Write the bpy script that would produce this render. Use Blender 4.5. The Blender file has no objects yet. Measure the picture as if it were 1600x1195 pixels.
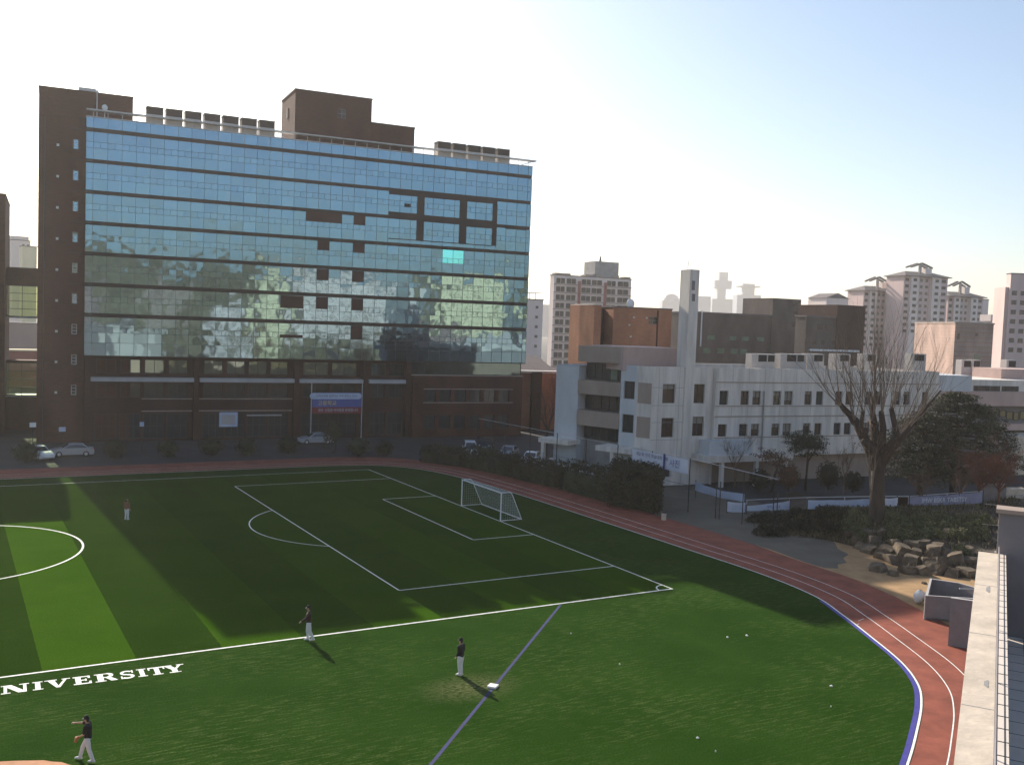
import bpy, bmesh, math, random
import numpy as np
from mathutils import Vector, Matrix
random.seed(7); rng = np.random.default_rng(7)
scene = bpy.context.scene
COL = scene.collection
PI = math.pi
# ------------------------------------------------------------------ camera
FPX, CX, CY = 1530.22, 800.0, 597.5                # focal length in photo pixels (1600 wide)
CAM = np.array([-41.0096, -49.0324, 16.8112])
YAW, PITCH, ROLL = 0.52497, -0.05925, 0.03643
def _cam_axes():
    f = np.array([math.sin(YAW)*math.cos(PITCH), math.cos(YAW)*math.cos(PITCH), math.sin(PITCH)])
    r = np.cross(f, [0, 0, 1]); r /= np.linalg.norm(r); u = np.cross(r, f)
    c, s = math.cos(ROLL), math.sin(ROLL)
    return np.array([c*r+s*u, -s*r+c*u, f])
AX = _cam_axes()
cam_data = bpy.data.cameras.new("camera")
cam_data.sensor_width = 36; cam_data.lens = FPX/1600*36; cam_data.sensor_fit = 'HORIZONTAL'
cam_data.clip_start = 0.1; cam_data.clip_end = 20000
cam = bpy.data.objects.new("camera", cam_data); COL.objects.link(cam)
m = Matrix.Identity(4)
for i in range(3):
    m[i][0], m[i][1], m[i][2], m[i][3] = AX[0][i], AX[1][i], -AX[2][i], CAM[i]
cam.matrix_world = m
scene.camera = cam
# ------------------------------------------------------------------ sky, sun, exposure
SUN_AZ, SUN_EL = -1.8, 27.2                        # degrees, azimuth from +Y towards +X
world = bpy.data.worlds.new("World"); scene.world = world; world.use_nodes = True
nt = world.node_tree; nt.nodes.clear()
sky = nt.nodes.new("ShaderNodeTexSky"); sky.sky_type = 'NISHITA'; sky.sun_disc = False
sky.sun_elevation = math.radians(SUN_EL); sky.sun_rotation = math.radians(SUN_AZ)
sky.altitude = 50; sky.air_density = 1.0; sky.dust_density = 1.2; sky.ozone_density = 2.0
bg = nt.nodes.new("ShaderNodeBackground"); bg.inputs[1].default_value = 0.10
wo = nt.nodes.new("ShaderNodeOutputWorld")
nt.links.new(sky.outputs[0], bg.inputs[0]); nt.links.new(bg.outputs[0], wo.inputs[0])
sd = bpy.data.lights.new("sun", 'SUN'); sd.energy = 5.0; sd.angle = math.radians(0.42); sd.color = (1.0, 0.91, 0.78)
sun = bpy.data.objects.new("sun", sd); COL.objects.link(sun)
_a, _e = math.radians(SUN_AZ), math.radians(SUN_EL)
SUN_DIR = Vector((math.sin(_a)*math.cos(_e), math.cos(_a)*math.cos(_e), math.sin(_e)))
sun.rotation_euler = SUN_DIR.to_track_quat('Z', 'Y').to_euler()
sun.location = (0, 0, 200)
vs = scene.view_settings
vs.view_transform = 'Standard'; vs.look = 'None'; vs.gamma = 1.0; vs.use_curve_mapping = False
vs.exposure = 0.74
scene.cycles.max_bounces = 6; scene.cycles.diffuse_bounces = 3; scene.cycles.glossy_bounces = 4
scene.cycles.volume_bounces = 1; scene.cycles.use_denoising = True
try: scene.cycles.denoiser = 'OPENIMAGEDENOISE'
except Exception: pass
# ------------------------------------------------------------------ camera model helpers (photo pixel -> real point)
def ray(x, y): return AX.T @ np.array([(x-CX)/FPX, -(y-CY)/FPX, 1.0])
def G(x, y, z=0.0):
    r = ray(x, y); return CAM + r*((z-CAM[2])/r[2])
def at_depth(x, y, d): return CAM + ray(x, y)*d
def zat(x, y, d): return at_depth(x, y, d)[2]
class Plane:
    """vertical plane through o; u runs along az (degrees from +Y to +X), w points to the viewer's side"""
    def __init__(s, o, az):
        a = math.radians(az); s.o = np.array([o[0], o[1], 0.0]); s.d = np.array([math.sin(a), math.cos(a), 0.0])
        s.n = np.array([s.d[1], -s.d[0], 0.0])
        if s.n @ (CAM - s.o) < 0: s.n = -s.n
        s.az = az
    def hit(s, x, y, w=0.0):
        r = ray(x, y); o = s.o + s.n*w
        return CAM + r*((s.n @ (o-CAM))/(s.n @ r))
    def uz(s, x, y, w=0.0):
        P = s.hit(x, y, w); return float(s.d @ (P-s.o)), float(P[2])
    def P(s, u, z, w=0.0):
        p = s.o + s.d*u + s.n*w; return (p[0], p[1], z)
# ------------------------------------------------------------------ materials
MATS = {}
def new_mat(name):
    mt = bpy.data.materials.new(name); mt.use_nodes = True; MATS[name] = mt
    return mt, mt.node_tree, mt.node_tree.nodes["Principled BSDF"]
def mat(name, c, rough=0.8, var=0.25, scale=1.0, stretch=(1, 1, 1), metal=0.0, bump=0.0, c2=None, spec=0.3, island=0.0):
    mt, t, b = new_mat(name)
    b.inputs["Roughness"].default_value = rough; b.inputs["Metallic"].default_value = metal
    b.inputs["Specular IOR Level"].default_value = spec
    tc = t.nodes.new("ShaderNodeTexCoord"); mp = t.nodes.new("ShaderNodeMapping"); mp.inputs["Scale"].default_value = stretch
    t.links.new(tc.outputs["Object"], mp.inputs[0])
    n = t.nodes.new("ShaderNodeTexNoise"); n.inputs["Scale"].default_value = scale; n.inputs["Detail"].default_value = 6; n.inputs["Roughness"].default_value = 0.62
    t.links.new(mp.outputs[0], n.inputs["Vector"])
    r = t.nodes.new("ShaderNodeValToRGB"); t.links.new(n.outputs[0], r.inputs[0])
    r.color_ramp.elements[0].position = 0.3; r.color_ramp.elements[1].position = 0.7
    ca = tuple(max(0, v*(1-var)) for v in c); cb = tuple(min(1, v*(1+var)) for v in (c2 or c))
    r.color_ramp.elements[0].color = (*ca, 1); r.color_ramp.elements[1].color = (*cb, 1)
    out = r.outputs[0]
    if island:
        g = t.nodes.new("ShaderNodeNewGeometry"); mr = t.nodes.new("ShaderNodeMapRange")
        mr.inputs["To Min"].default_value = 1-island; mr.inputs["To Max"].default_value = 1+island
        t.links.new(g.outputs["Random Per Island"], mr.inputs[0])
        mx = t.nodes.new("ShaderNodeMix"); mx.data_type = 'RGBA'; mx.blend_type = 'MULTIPLY'; mx.inputs[0].default_value = 1
        t.links.new(out, mx.inputs[6]); t.links.new(mr.outputs[0], mx.inputs[7]); out = mx.outputs[2]
    t.links.new(out, b.inputs["Base Color"])
    if bump:
        bp = t.nodes.new("ShaderNodeBump"); bp.inputs["Strength"].default_value = bump; bp.inputs["Distance"].default_value = 0.05
        n2 = t.nodes.new("ShaderNodeTexNoise"); n2.inputs["Scale"].default_value = scale*6; n2.inputs["Detail"].default_value = 5
        t.links.new(mp.outputs[0], n2.inputs["Vector"]); t.links.new(n2.outputs[0], bp.inputs["Height"]); t.links.new(bp.outputs[0], b.inputs["Normal"])
    return mt
def brick_mat(name, c1, c2, mortar, sx=1.0, bw=0.5, rh=0.16):
    mt, t, b = new_mat(name); b.inputs["Roughness"].default_value = 0.9; b.inputs["Specular IOR Level"].default_value = 0.2
    g = t.nodes.new("ShaderNodeNewGeometry"); tc = t.nodes.new("ShaderNodeTexCoord")
    sep = t.nodes.new("ShaderNodeSeparateXYZ"); t.links.new(tc.outputs["Object"], sep.inputs[0])
    ad = t.nodes.new("ShaderNodeMath"); ad.operation = 'ADD'; t.links.new(sep.outputs[0], ad.inputs[0]); t.links.new(sep.outputs[1], ad.inputs[1])
    cb = t.nodes.new("ShaderNodeCombineXYZ"); t.links.new(ad.outputs[0], cb.inputs[0]); t.links.new(sep.outputs[2], cb.inputs[1])
    br = t.nodes.new("ShaderNodeTexBrick"); t.links.new(cb.outputs[0], br.inputs[0])
    br.inputs["Scale"].default_value = sx; br.inputs["Brick Width"].default_value = bw; br.inputs["Row Height"].default_value = rh
    br.inputs["Mortar Size"].default_value = 0.012
    br.inputs["Color1"].default_value = (*c1, 1); br.inputs["Color2"].default_value = (*c2, 1); br.inputs["Mortar"].default_value = (*mortar, 1)
    n = t.nodes.new("ShaderNodeTexNoise"); n.inputs["Scale"].default_value = 0.35; n.inputs["Detail"].default_value = 7
    mp = t.nodes.new("ShaderNodeMapping"); mp.inputs["Scale"].default_value = (1, 1, 0.45); t.links.new(tc.outputs["Object"], mp.inputs[0]); t.links.new(mp.outputs[0], n.inputs["Vector"])
    mr = t.nodes.new("ShaderNodeMapRange"); mr.inputs["From Min"].default_value = .3; mr.inputs["From Max"].default_value = .7
    mr.inputs["To Min"].default_value = 0.72; mr.inputs["To Max"].default_value = 1.25; t.links.new(n.outputs[0], mr.inputs[0])
    mx = t.nodes.new("ShaderNodeMix"); mx.data_type = 'RGBA'; mx.blend_type = 'MULTIPLY'; mx.inputs[0].default_value = 1
    t.links.new(br.outputs[0], mx.inputs[6]); t.links.new(mr.outputs[0], mx.inputs[7]); t.links.new(mx.outputs[2], b.inputs["Base Color"])
    return mt
def leaf_mat(name, c, c2, transl=0.25):
    mt = mat(name, c, rough=0.7, var=0.35, scale=0.8, c2=c2, island=0.45, spec=0.25)
    return mt
def glass_dark(name, c=(0.02, 0.025, 0.03), rough=0.12, spec=0.6):
    mt, t, b = new_mat(name)
    b.inputs["Base Color"].default_value = (*c, 1); b.inputs["Roughness"].default_value = rough; b.inputs["Specular IOR Level"].default_value = spec
    g = t.nodes.new("ShaderNodeNewGeometry"); tc = t.nodes.new("ShaderNodeTexCoord")
    n = t.nodes.new("ShaderNodeTexNoise"); n.inputs["Scale"].default_value = 0.9; t.links.new(tc.outputs["Object"], n.inputs["Vector"])
    r = t.nodes.new("ShaderNodeValToRGB"); t.links.new(n.outputs[0], r.inputs[0])
    r.color_ramp.elements[0].color = (*(v*.6 for v in c), 1); r.color_ramp.elements[1].color = (*(v*1.8+.004 for v in c), 1)
    t.links.new(r.outputs[0], b.inputs["Base Color"])
    return mt
def curtain_glass(name, tint, dark):
    mt = bpy.data.materials.new(name); mt.use_nodes = True; MATS[name] = mt; t = mt.node_tree; t.nodes.clear()
    out = t.nodes.new("ShaderNodeOutputMaterial"); gl = t.nodes.new("ShaderNodeBsdfGlossy"); gl.inputs["Roughness"].default_value = 0.045
    df = t.nodes.new("ShaderNodeBsdfDiffuse"); mx = t.nodes.new("ShaderNodeMixShader")
    geo = t.nodes.new("ShaderNodeNewGeometry")
    mr = t.nodes.new("ShaderNodeMapRange"); mr.inputs["To Min"].default_value = 0.90; mr.inputs["To Max"].default_value = 1.05
    t.links.new(geo.outputs["Random Per Island"], mr.inputs[0])
    mc = t.nodes.new("ShaderNodeMix"); mc.data_type = 'RGBA'; mc.blend_type = 'MULTIPLY'; mc.inputs[0].default_value = 1
    mc.inputs[6].default_value = (*tint, 1); t.links.new(mr.outputs[0], mc.inputs[7]); t.links.new(mc.outputs[2], gl.inputs[0])
    df.inputs[0].default_value = (*dark, 1)
    # the float glass is gently warped, a little differently in every pane
    tc = t.nodes.new("ShaderNodeTexCoord"); mp = t.nodes.new("ShaderNodeVectorMath"); mp.operation = 'ADD'
    cmb = t.nodes.new("ShaderNodeCombineXYZ"); ml = t.nodes.new("ShaderNodeMath"); ml.operation = 'MULTIPLY'; ml.inputs[1].default_value = 300
    t.links.new(geo.outputs["Random Per Island"], ml.inputs[0]); t.links.new(ml.outputs[0], cmb.inputs[1])
    t.links.new(tc.outputs["Object"], mp.inputs[0]); t.links.new(cmb.outputs[0], mp.inputs[1])
    n = t.nodes.new("ShaderNodeTexNoise"); n.inputs["Scale"].default_value = 0.75; n.inputs["Detail"].default_value = 0.6
    t.links.new(mp.outputs[0], n.inputs["Vector"])
    bp = t.nodes.new("ShaderNodeBump"); bp.inputs["Strength"].default_value = 1.0; bp.inputs["Distance"].default_value = 0.015
    t.links.new(n.outputs[0], bp.inputs["Height"]); t.links.new(bp.outputs[0], gl.inputs["Normal"])
    mx.inputs[0].default_value = 0.93
    t.links.new(df.outputs[0], mx.inputs[1]); t.links.new(gl.outputs[0], mx.inputs[2]); t.links.new(mx.outputs[0], out.inputs[0])
    return mt
M = MATS
brick_mat("brick_brown", (.088, .026, .018), (.062, .020, .015), (.075, .05, .043))
brick_mat("brick_orange", (.36, .155, .085), (.31, .13, .075), (.30, .20, .14))
brick_mat("brick_dark", (.062, .024, .018), (.046, .020, .016), (.06, .045, .04))
brick_mat("brick_grey", (.115, .088, .078), (.095, .076, .068), (.10, .09, .08))
brick_mat("tile_pink", (.43, .30, .25), (.40, .285, .24), (.25, .17, .14), 1.0, 1.2, .75)
curtain_glass("curtain_glass", (.170, .282, .362), (.010, .018, .02))
curtain_glass("curtain_glass_cyan", (.25, .85, .85), (.01, .25, .28))
curtain_glass("curtain_glass_dark", (.16, .21, .20), (.010, .014, .014))
mat("spandrel", (.040, .028, .026), .7, .15, .4)
mat("infill_red", (.062, .027, .023), .8, .2, .4)
mat("mullion", (.07, .10, .12), .4, .1, 1)
mat("frame_grey", (.25, .25, .26), .5, .1, 1, metal=.3)
mat("frame_dark", (.05, .048, .05), .5, .1, 1)
mat("concrete_white", (.68, .62, .555), .85, .20, .9, (1.4, 1.4, .16), bump=.1)
mat("concrete_blue", (.54, .56, .57), .85, .12, .5, (1, 1, .35), bump=.1)
mat("concrete_grey", (.30, .29, .28), .9, .18, .8, bump=.2)
mat("concrete_tan", (.36, .28, .23), .85, .12, .6, (1, 1, .35))
mat("concrete_pink", (.50, .36, .32), .85, .12, .6, (1, 1, .35))
mat("concrete_cream", (.56, .475, .38), .85, .20, 2.2, bump=.15)
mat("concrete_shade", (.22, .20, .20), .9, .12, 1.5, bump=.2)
mat("beam_grey", (.42, .40, .39), .8, .12, .6)
mat("metal_white", (.72, .72, .72), .45, .08, 1)
mat("metal_light", (.52, .51, .50), .5, .1, 1.5, metal=.2)
mat("metal_dark", (.035, .035, .036), .5, .15, 2)
mat("unit_casing", (.50, .46, .43), .6, .1, 1.5)
mat("unit_dark", (.035, .028, .027), .7, .2, 2)
glass_dark("window_glass"); glass_dark("window_amber", (.20, .16, .07), .3, .4); glass_dark("window_brown", (.05, .03, .025), .25, .4)
glass_dark("window_green", (.10, .15, .11), .2, .5)
glass_dark("window_dark", (.022, .018, .017), .5, .15)
mat("blind", (.26, .235, .20), .9, .1, 2)
mat("roof_pale", (.60, .57, .54), .6, .15, .6)
mat("roof_dark", (.14, .12, .12), .8, .2, .6)
mat("plaster_pale", (.76, .645, .585), .9, .12, .2, (1, 1, .3))
mat("plaster_cream", (.84, .74, .46), .9, .1, .2, (1, 1, .3))
mat("plaster_mauve", (.60, .45, .42), .9, .1, .2, (1, 1, .3))
mat("plaster_brown", (.30, .22, .20), .9, .1, .2, (1, 1, .3))
mat("trim_red", (.30, .07, .06), .8, .15, .4)
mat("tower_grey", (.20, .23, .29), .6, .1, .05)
mat("bark", (.062, .045, .035), .95, .3, 2.5, (1, 1, .3), bump=.5)
mat("bark_grey", (.20, .165, .135), .95, .3, 2.5, (1, 1, .3), bump=.4)
mat("twig_pale", (.19, .145, .11), .9, .25, 1)
mat("twig_red", (.21, .085, .05), .9, .3, 1)
mat("twig_brown", (.14, .09, .065), .9, .3, 1)
leaf_mat("leaf_cedar", (.030, .034, .020), (.105, .10, .060))
leaf_mat("leaf_dark", (.020, .030, .015), (.036, .046, .022))
leaf_mat("leaf_shrub", (.085, .10, .045), (.17, .17, .075))
leaf_mat("leaf_hedge", (.022, .026, .014), (.038, .038, .02))
leaf_mat("leaf_straw", (.13, .10, .05), (.20, .15, .08))
leaf_mat("leaf_rust", (.11, .06, .035), (.16, .08, .045))
mat("rock", (.105, .078, .052), .95, .35, 1.6, bump=.6, c2=(.15, .115, .08))
mat("sand", (.36, .225, .11), .95, .22, .8, bump=.3)
mat("clay", (.44, .22, .12), .95, .2, 1.2, bump=.3)
mat("soil", (.085, .062, .045), .95, .35, .6, bump=.4)
mat("hill_scrub", (.12, .105, .065), .95, .5, .12, bump=.5, c2=(.20, .17, .11))
mat("asphalt", (.050, .048, .050), .9, .25, .25, bump=.1)
mat("path_grey", (.125, .108, .082), .9, .2, .4, bump=.1)
mat("line_white", (.80, .80, .74), .8, .20, 5)
mat("line_faint", (.40, .42, .36), .8, .25, 2)
mat("line_blue", (.012, .018, .095), .8, .2, 2)
mat("kerb_blue", (.055, .05, .27), .7, .2, 3)
mat("paper_white", (.80, .80, .78), .8, .06, 3)
mat("skin", (.45, .27, .19), .6, .08, 5)
mat("hair_black", (.02, .017, .016), .6, .2, 5)
mat("cloth_black", (.018, .018, .021), .8, .2, 6)
mat("cloth_maroon", (.035, .018, .018), .8, .2, 6)
mat("cloth_orange", (.22, .10, .05), .8, .2, 6)
mat("cloth_white", (.66, .66, .68), .85, .06, 5)
mat("leather", (.34, .13, .05), .6, .2, 6)
mat("shoe_white", (.72, .72, .70), .6, .05, 5)
mat("car_silver", (.42, .43, .45), .3, .05, 1, metal=.35, spec=.5)
mat("car_white", (.68, .69, .70), .3, .04, 1, spec=.5)
mat("car_black", (.03, .03, .034), .25, .1, 1, spec=.5)
mat("tyre", (.02, .02, .02), .9, .1, 3)
mat("lamp_red", (.35, .03, .02), .3, .1, 3)
mat("banner_white", (.62, .64, .72), .8, .06, .8)
mat("banner_sky", (.46, .53, .66), .8, .12, .8)
mat("banner_blue", (.10, .12, .34), .8, .1, .8)
mat("banner_navy", (.045, .05, .20), .8, .1, .8)
mat("banner_dusk", (.24, .25, .35), .8, .15, .8)
mat("banner_red", (.20, .03, .035), .8, .1, .8)
mat("ink_yellow", (.75, .55, .12), .8, .05, 2)
mat("ink_dark", (.04, .05, .12), .8, .05, 2)
mat("net", (.55, .56, .56), .8, .05, 2)
mat("cloth_sack", (.75, .74, .72), .9, .08, 4, bump=.4)
mat("tile_terrace", (.66, .58, .50), .7, .1, 1.5)
def clear_glass(name, tint):
    mt = bpy.data.materials.new(name); mt.use_nodes = True; MATS[name] = mt; t = mt.node_tree; t.nodes.clear()
    o = t.nodes.new("ShaderNodeOutputMaterial"); a = t.nodes.new("ShaderNodeBsdfTransparent"); g_ = t.nodes.new("ShaderNodeBsdfGlossy"); x = t.nodes.new("ShaderNodeMixShader")
    a.inputs[0].default_value = (*tint, 1); g_.inputs["Roughness"].default_value = .03; x.inputs[0].default_value = .12
    t.links.new(a.outputs[0], x.inputs[1]); t.links.new(g_.outputs[0], x.inputs[2]); t.links.new(x.outputs[0], o.inputs[0]); return mt
clear_glass("clear_green", (.55, .68, .42))
# ---- turf with mown stripes inside the pitch and bleached fibres outside it
def turf_mat():
    mt, t, b = new_mat("turf"); b.inputs["Roughness"].default_value = 0.95; b.inputs["Specular IOR Level"].default_value = 0.0
    N, L = t.nodes.new, t.links.new
    tc = N("ShaderNodeTexCoord"); sp = N("ShaderNodeSeparateXYZ"); L(tc.outputs["Object"], sp.inputs[0])
    def math_(op, a, bb=None):
        q = N("ShaderNodeMath"); q.operation = op
        for i, v in enumerate((a, bb)):
            if v is None: continue
            if isinstance(v, (int, float)): q.inputs[i].default_value = v
            else: L(v, q.inputs[i])
        return q.outputs[0]
    def noise(scale, stretch, detail=5):
        mp = N("ShaderNodeMapping"); mp.inputs["Scale"].default_value = stretch; L(tc.outputs["Object"], mp.inputs[0])
        n = N("ShaderNodeTexNoise"); n.inputs["Scale"].default_value = scale; n.inputs["Detail"].default_value = detail; L(mp.outputs[0], n.inputs["Vector"]); return n.outputs[0]
    def rng_(v, a, bb, c=0., d=1.):
        q = N("ShaderNodeMapRange"); L(v, q.inputs[0])
        for i, k in enumerate((a, bb, c, d)): q.inputs[1+i].default_value = k
        return q.outputs[0]
    def mixc(f, a, bb, mode='MIX'):
        q = N("ShaderNodeMix"); q.data_type = 'RGBA'; q.blend_type = mode
        if isinstance(f, (int, float)): q.inputs[0].default_value = f
        else: L(f, q.inputs[0])
        for i, v in ((6, a), (7, bb)):
            if isinstance(v, tuple): q.inputs[i].default_value = (*v, 1)
            else: L(v, q.inputs[i])
        return q.outputs[2]
    x, y = sp.outputs[0], sp.outputs[1]
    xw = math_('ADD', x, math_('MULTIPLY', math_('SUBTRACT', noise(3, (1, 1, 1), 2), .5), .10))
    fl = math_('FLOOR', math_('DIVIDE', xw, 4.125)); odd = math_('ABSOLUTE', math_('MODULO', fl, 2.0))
    inside = math_('MULTIPLY', math_('GREATER_THAN', y, 0.05), math_('LESS_THAN', y, 53.0))
    inside = math_('MULTIPLY', inside, math_('LESS_THAN', x, -0.05))
    patch = noise(.22, (1, 1, 1), 6); fine = noise(14, (1, 1, 1), 4); streak = noise(3.4, (.35, 2.0, 1), 7)
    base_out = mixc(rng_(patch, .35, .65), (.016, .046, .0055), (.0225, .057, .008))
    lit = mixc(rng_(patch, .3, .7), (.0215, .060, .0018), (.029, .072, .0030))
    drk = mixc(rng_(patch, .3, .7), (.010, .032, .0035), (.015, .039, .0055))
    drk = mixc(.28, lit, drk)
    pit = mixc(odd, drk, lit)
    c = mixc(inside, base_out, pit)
    # bleached, matted fibres: strong near the touchline, weaker elsewhere
    fib = rng_(math_('MULTIPLY', rng_(streak, .48, .68), rng_(noise(20, (.35, 1.6, 1), 4), .40, .64)), 0, 1, 0, .62)
    outm = math_('SUBTRACT', 1.0, math_('MULTIPLY', inside, .75))
    big = rng_(noise(.14, (.6, 1.5, 1), 3), .38, .60, .12, 1.35)
    c = mixc(math_('MULTIPLY', math_('MULTIPLY', fib, outm), big), c, (.125, .145, .055))
    # worn spot next to the base
    dx = math_('SUBTRACT', x, -20.0); dy = math_('SUBTRACT', y, -9.9)
    rr = math_('SQRT', math_('ADD', math_('MULTIPLY', math_('MULTIPLY', dx, dx), .45), math_('MULTIPLY', dy, dy)))
    worn = math_('MULTIPLY', rng_(rr, .3, 1.9, 1, 0), rng_(noise(8, (.45, 1.5, 1), 5), .40, .58))
    c = mixc(math_('MULTIPLY', worn, .42), c, (.26, .225, .125))
    c = mixc(1.0, c, rng_(fine, .25, .75, .62, 1.35), 'MULTIPLY')
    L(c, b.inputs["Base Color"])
    bp = N("ShaderNodeBump"); bp.inputs["Strength"].default_value = .55; bp.inputs["Distance"].default_value = .05
    # mown nap: the pile leans towards the sun in one stripe and away from it in the next
    lean = math_('MULTIPLY', inside, math_('ADD', math_('MULTIPLY', odd, .44), -.17))
    lean = math_('ADD', lean, math_('MULTIPLY', math_('SUBTRACT', 1.0, inside), .02))
    nv = N("ShaderNodeCombineXYZ"); nv.inputs[2].default_value = 1.0; L(lean, nv.inputs[1])
    nn = N("ShaderNodeVectorMath"); nn.operation = 'NORMALIZE'; L(nv.outputs[0], nn.inputs[0]); L(nn.outputs[0], bp.inputs["Normal"])
    L(noise(22, (.8, 1, 1), 3), bp.inputs["Height"]); L(bp.outputs[0], b.inputs["Normal"])
turf_mat()
def track_mat():
    mt = mat("track_red", (.225, .060, .034), .85, .24, .7, bump=.15, c2=(.255, .070, .042))
track_mat()
# ------------------------------------------------------------------ mesh building
class MB:
    def __init__(s): s.v, s.f, s.m, s.mats = [], [], [], []
    def _mi(s, mt):
        mt = MATS[mt] if isinstance(mt, str) else mt
        if mt not in s.mats: s.mats.append(mt)
        return s.mats.index(mt)
    def poly(s, pts, mt):
        b = len(s.v); s.v += [tuple(map(float, p)) for p in pts]; s.f.append(tuple(range(b, b+len(pts)))); s.m.append(s._mi(mt))
    def mesh(s, verts, faces, mt):
        b = len(s.v); k = s._mi(mt); s.v += [tuple(map(float, p)) for p in verts]
        s.f += [tuple(i+b for i in f) for f in faces]; s.m += [k]*len(faces)
    def box(s, c, size, mt, rot=0.0):
        x, y, z = size[0]/2, size[1]/2, size[2]/2; ca, sa = math.cos(rot), math.sin(rot)
        vs = [(c[0]+ca*i*x-sa*j*y, c[1]+sa*i*x+ca*j*y, c[2]+k*z) for i in (-1, 1) for j in (-1, 1) for k in (-1, 1)]
        s.mesh(vs, [(0, 1, 3, 2), (4, 6, 7, 5), (0, 4, 5, 1), (2, 3, 7, 6), (0, 2, 6, 4), (1, 5, 7, 3)], mt)
    def prism(s, foot, z0, z1, mt, top=None):
        n = len(foot); vs = [(p[0], p[1], z0) for p in foot]+[(p[0], p[1], z1) for p in foot]
        ar = sum(foot[i][0]*foot[(i+1) % n][1]-foot[(i+1) % n][0]*foot[i][1] for i in range(n))
        fs = [(i, (i+1) % n, n+(i+1) % n, n+i) for i in range(n)]; up = tuple(range(n, 2*n)); dn = tuple(range(n-1, -1, -1))
        if ar < 0: fs = [f[::-1] for f in fs]; up = up[::-1]; dn = dn[::-1]
        s.mesh(vs, fs+[dn], mt); s.mesh(vs, [up], top or mt)
    def pbox(s, P, u0, u1, z0, z1, w0, w1, mt):
        a, b = P.P(u0, 0, w0), P.P(u1, 0, w0); c, d = P.P(u1, 0, w1), P.P(u0, 0, w1)
        s.prism([a, b, c, d], z0, z1, mt)
    def tube(s, pts, r, mt, n=6, caps=True):
        pts = [Vector(p) for p in pts]; rs = r if isinstance(r, (list, tuple)) else [r]*len(pts)
        vs, fs = [], []; prev = None
        for i, p in enumerate(pts):
            t = (pts[min(i+1, len(pts)-1)]-pts[max(i-1, 0)])
            t = t.normalized() if t.length > 1e-9 else Vector((0, 0, 1))
            if prev is None:
                a = t.orthogonal().normalized()
            else:
                a = (prev - t*prev.dot(t)); a = a.normalized() if a.length > 1e-6 else t.orthogonal().normalized()
            prev = a; b = t.cross(a)
            vs += [tuple(p+(a*math.cos(2*PI*k/n)+b*math.sin(2*PI*k/n))*rs[i]) for k in range(n)]
        for i in range(len(pts)-1):
            for k in range(n):
                fs.append((i*n+k, i*n+(k+1) % n, (i+1)*n+(k+1) % n, (i+1)*n+k))
        if caps: fs += [tuple(range(n-1, -1, -1)), tuple(range((len(pts)-1)*n, len(pts)*n))]
        s.mesh(vs, fs, mt)
    def blob(s, c, r, mt, seg=10, rings=7, jit=0.0, rot=0.0):
        vs, fs = [], []; rx, ry, rz = r if isinstance(r, (tuple, list)) else (r, r, r); ca, sa = math.cos(rot), math.sin(rot)
        for i in range(rings+1):
            th = PI*i/rings
            for k in range(seg):
                ph = 2*PI*k/seg; j = 1+random.uniform(-jit, jit)
                x, y, z = rx*math.sin(th)*math.cos(ph)*j, ry*math.sin(th)*math.sin(ph)*j, rz*math.cos(th)*j
                vs.append((c[0]+ca*x-sa*y, c[1]+sa*x+ca*y, c[2]+z))
        for i in range(rings):
            for k in range(seg):
                fs.append((i*seg+k, (i+1)*seg+k, (i+1)*seg+(k+1) % seg, i*seg+(k+1) % seg))
        s.mesh(vs, fs, mt)
    def build(s, name, parent=None, smooth=False, origin=None):
        me = bpy.data.meshes.new(name); o3 = origin if origin is not None else (0, 0, 0)
        vv = s.v
        if origin is not None: vv = [(a-o3[0], b-o3[1], c-o3[2]) for a, b, c in s.v]
        me.from_pydata(vv, [], s.f)
        for mt in s.mats: me.materials.append(mt)
        me.polygons.foreach_set("material_index", s.m)
        if smooth: me.polygons.foreach_set("use_smooth", [True]*len(s.f))
        me.update()
        ob = bpy.data.objects.new(name, me); COL.objects.link(ob)
        if origin is not None: ob.location = o3
        if parent is not None:
            ob.parent = parent
            pl = parent
            off = Vector((0, 0, 0))
            while pl is not None: off += Vector(pl.location); pl = pl.parent
            ob.location = Vector(ob.location)-off       # the mesh is in world coordinates, the parent is only shifted
        return ob
def tag(o, label=None, cat=None, group=None, kind=None):
    if label: o["label"] = label
    if cat: o["category"] = cat
    if group: o["group"] = group
    if kind: o["kind"] = kind
    return o
def empty(name, loc, label, cat, group=None):
    o = bpy.data.objects.new(name, None); o.empty_display_size = 0.3; COL.objects.link(o); o.location = tuple(map(float, loc))
    return tag(o, label, cat, group)
def struct(name, mb, label=None, cat=None):
    return tag(mb.build(name), label, cat, kind="structure")
def copy_tree(o, parent=None):
    c = o.copy(); COL.objects.link(c); c.parent = parent
    for ch in o.children: copy_tree(ch, c)
    return c
ORD = ["first", "second", "third", "fourth", "fifth", "sixth", "seventh", "eighth", "ninth", "tenth", "eleventh", "twelfth", "thirteenth", "fourteenth", "fifteenth", "sixteenth"]
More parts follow.
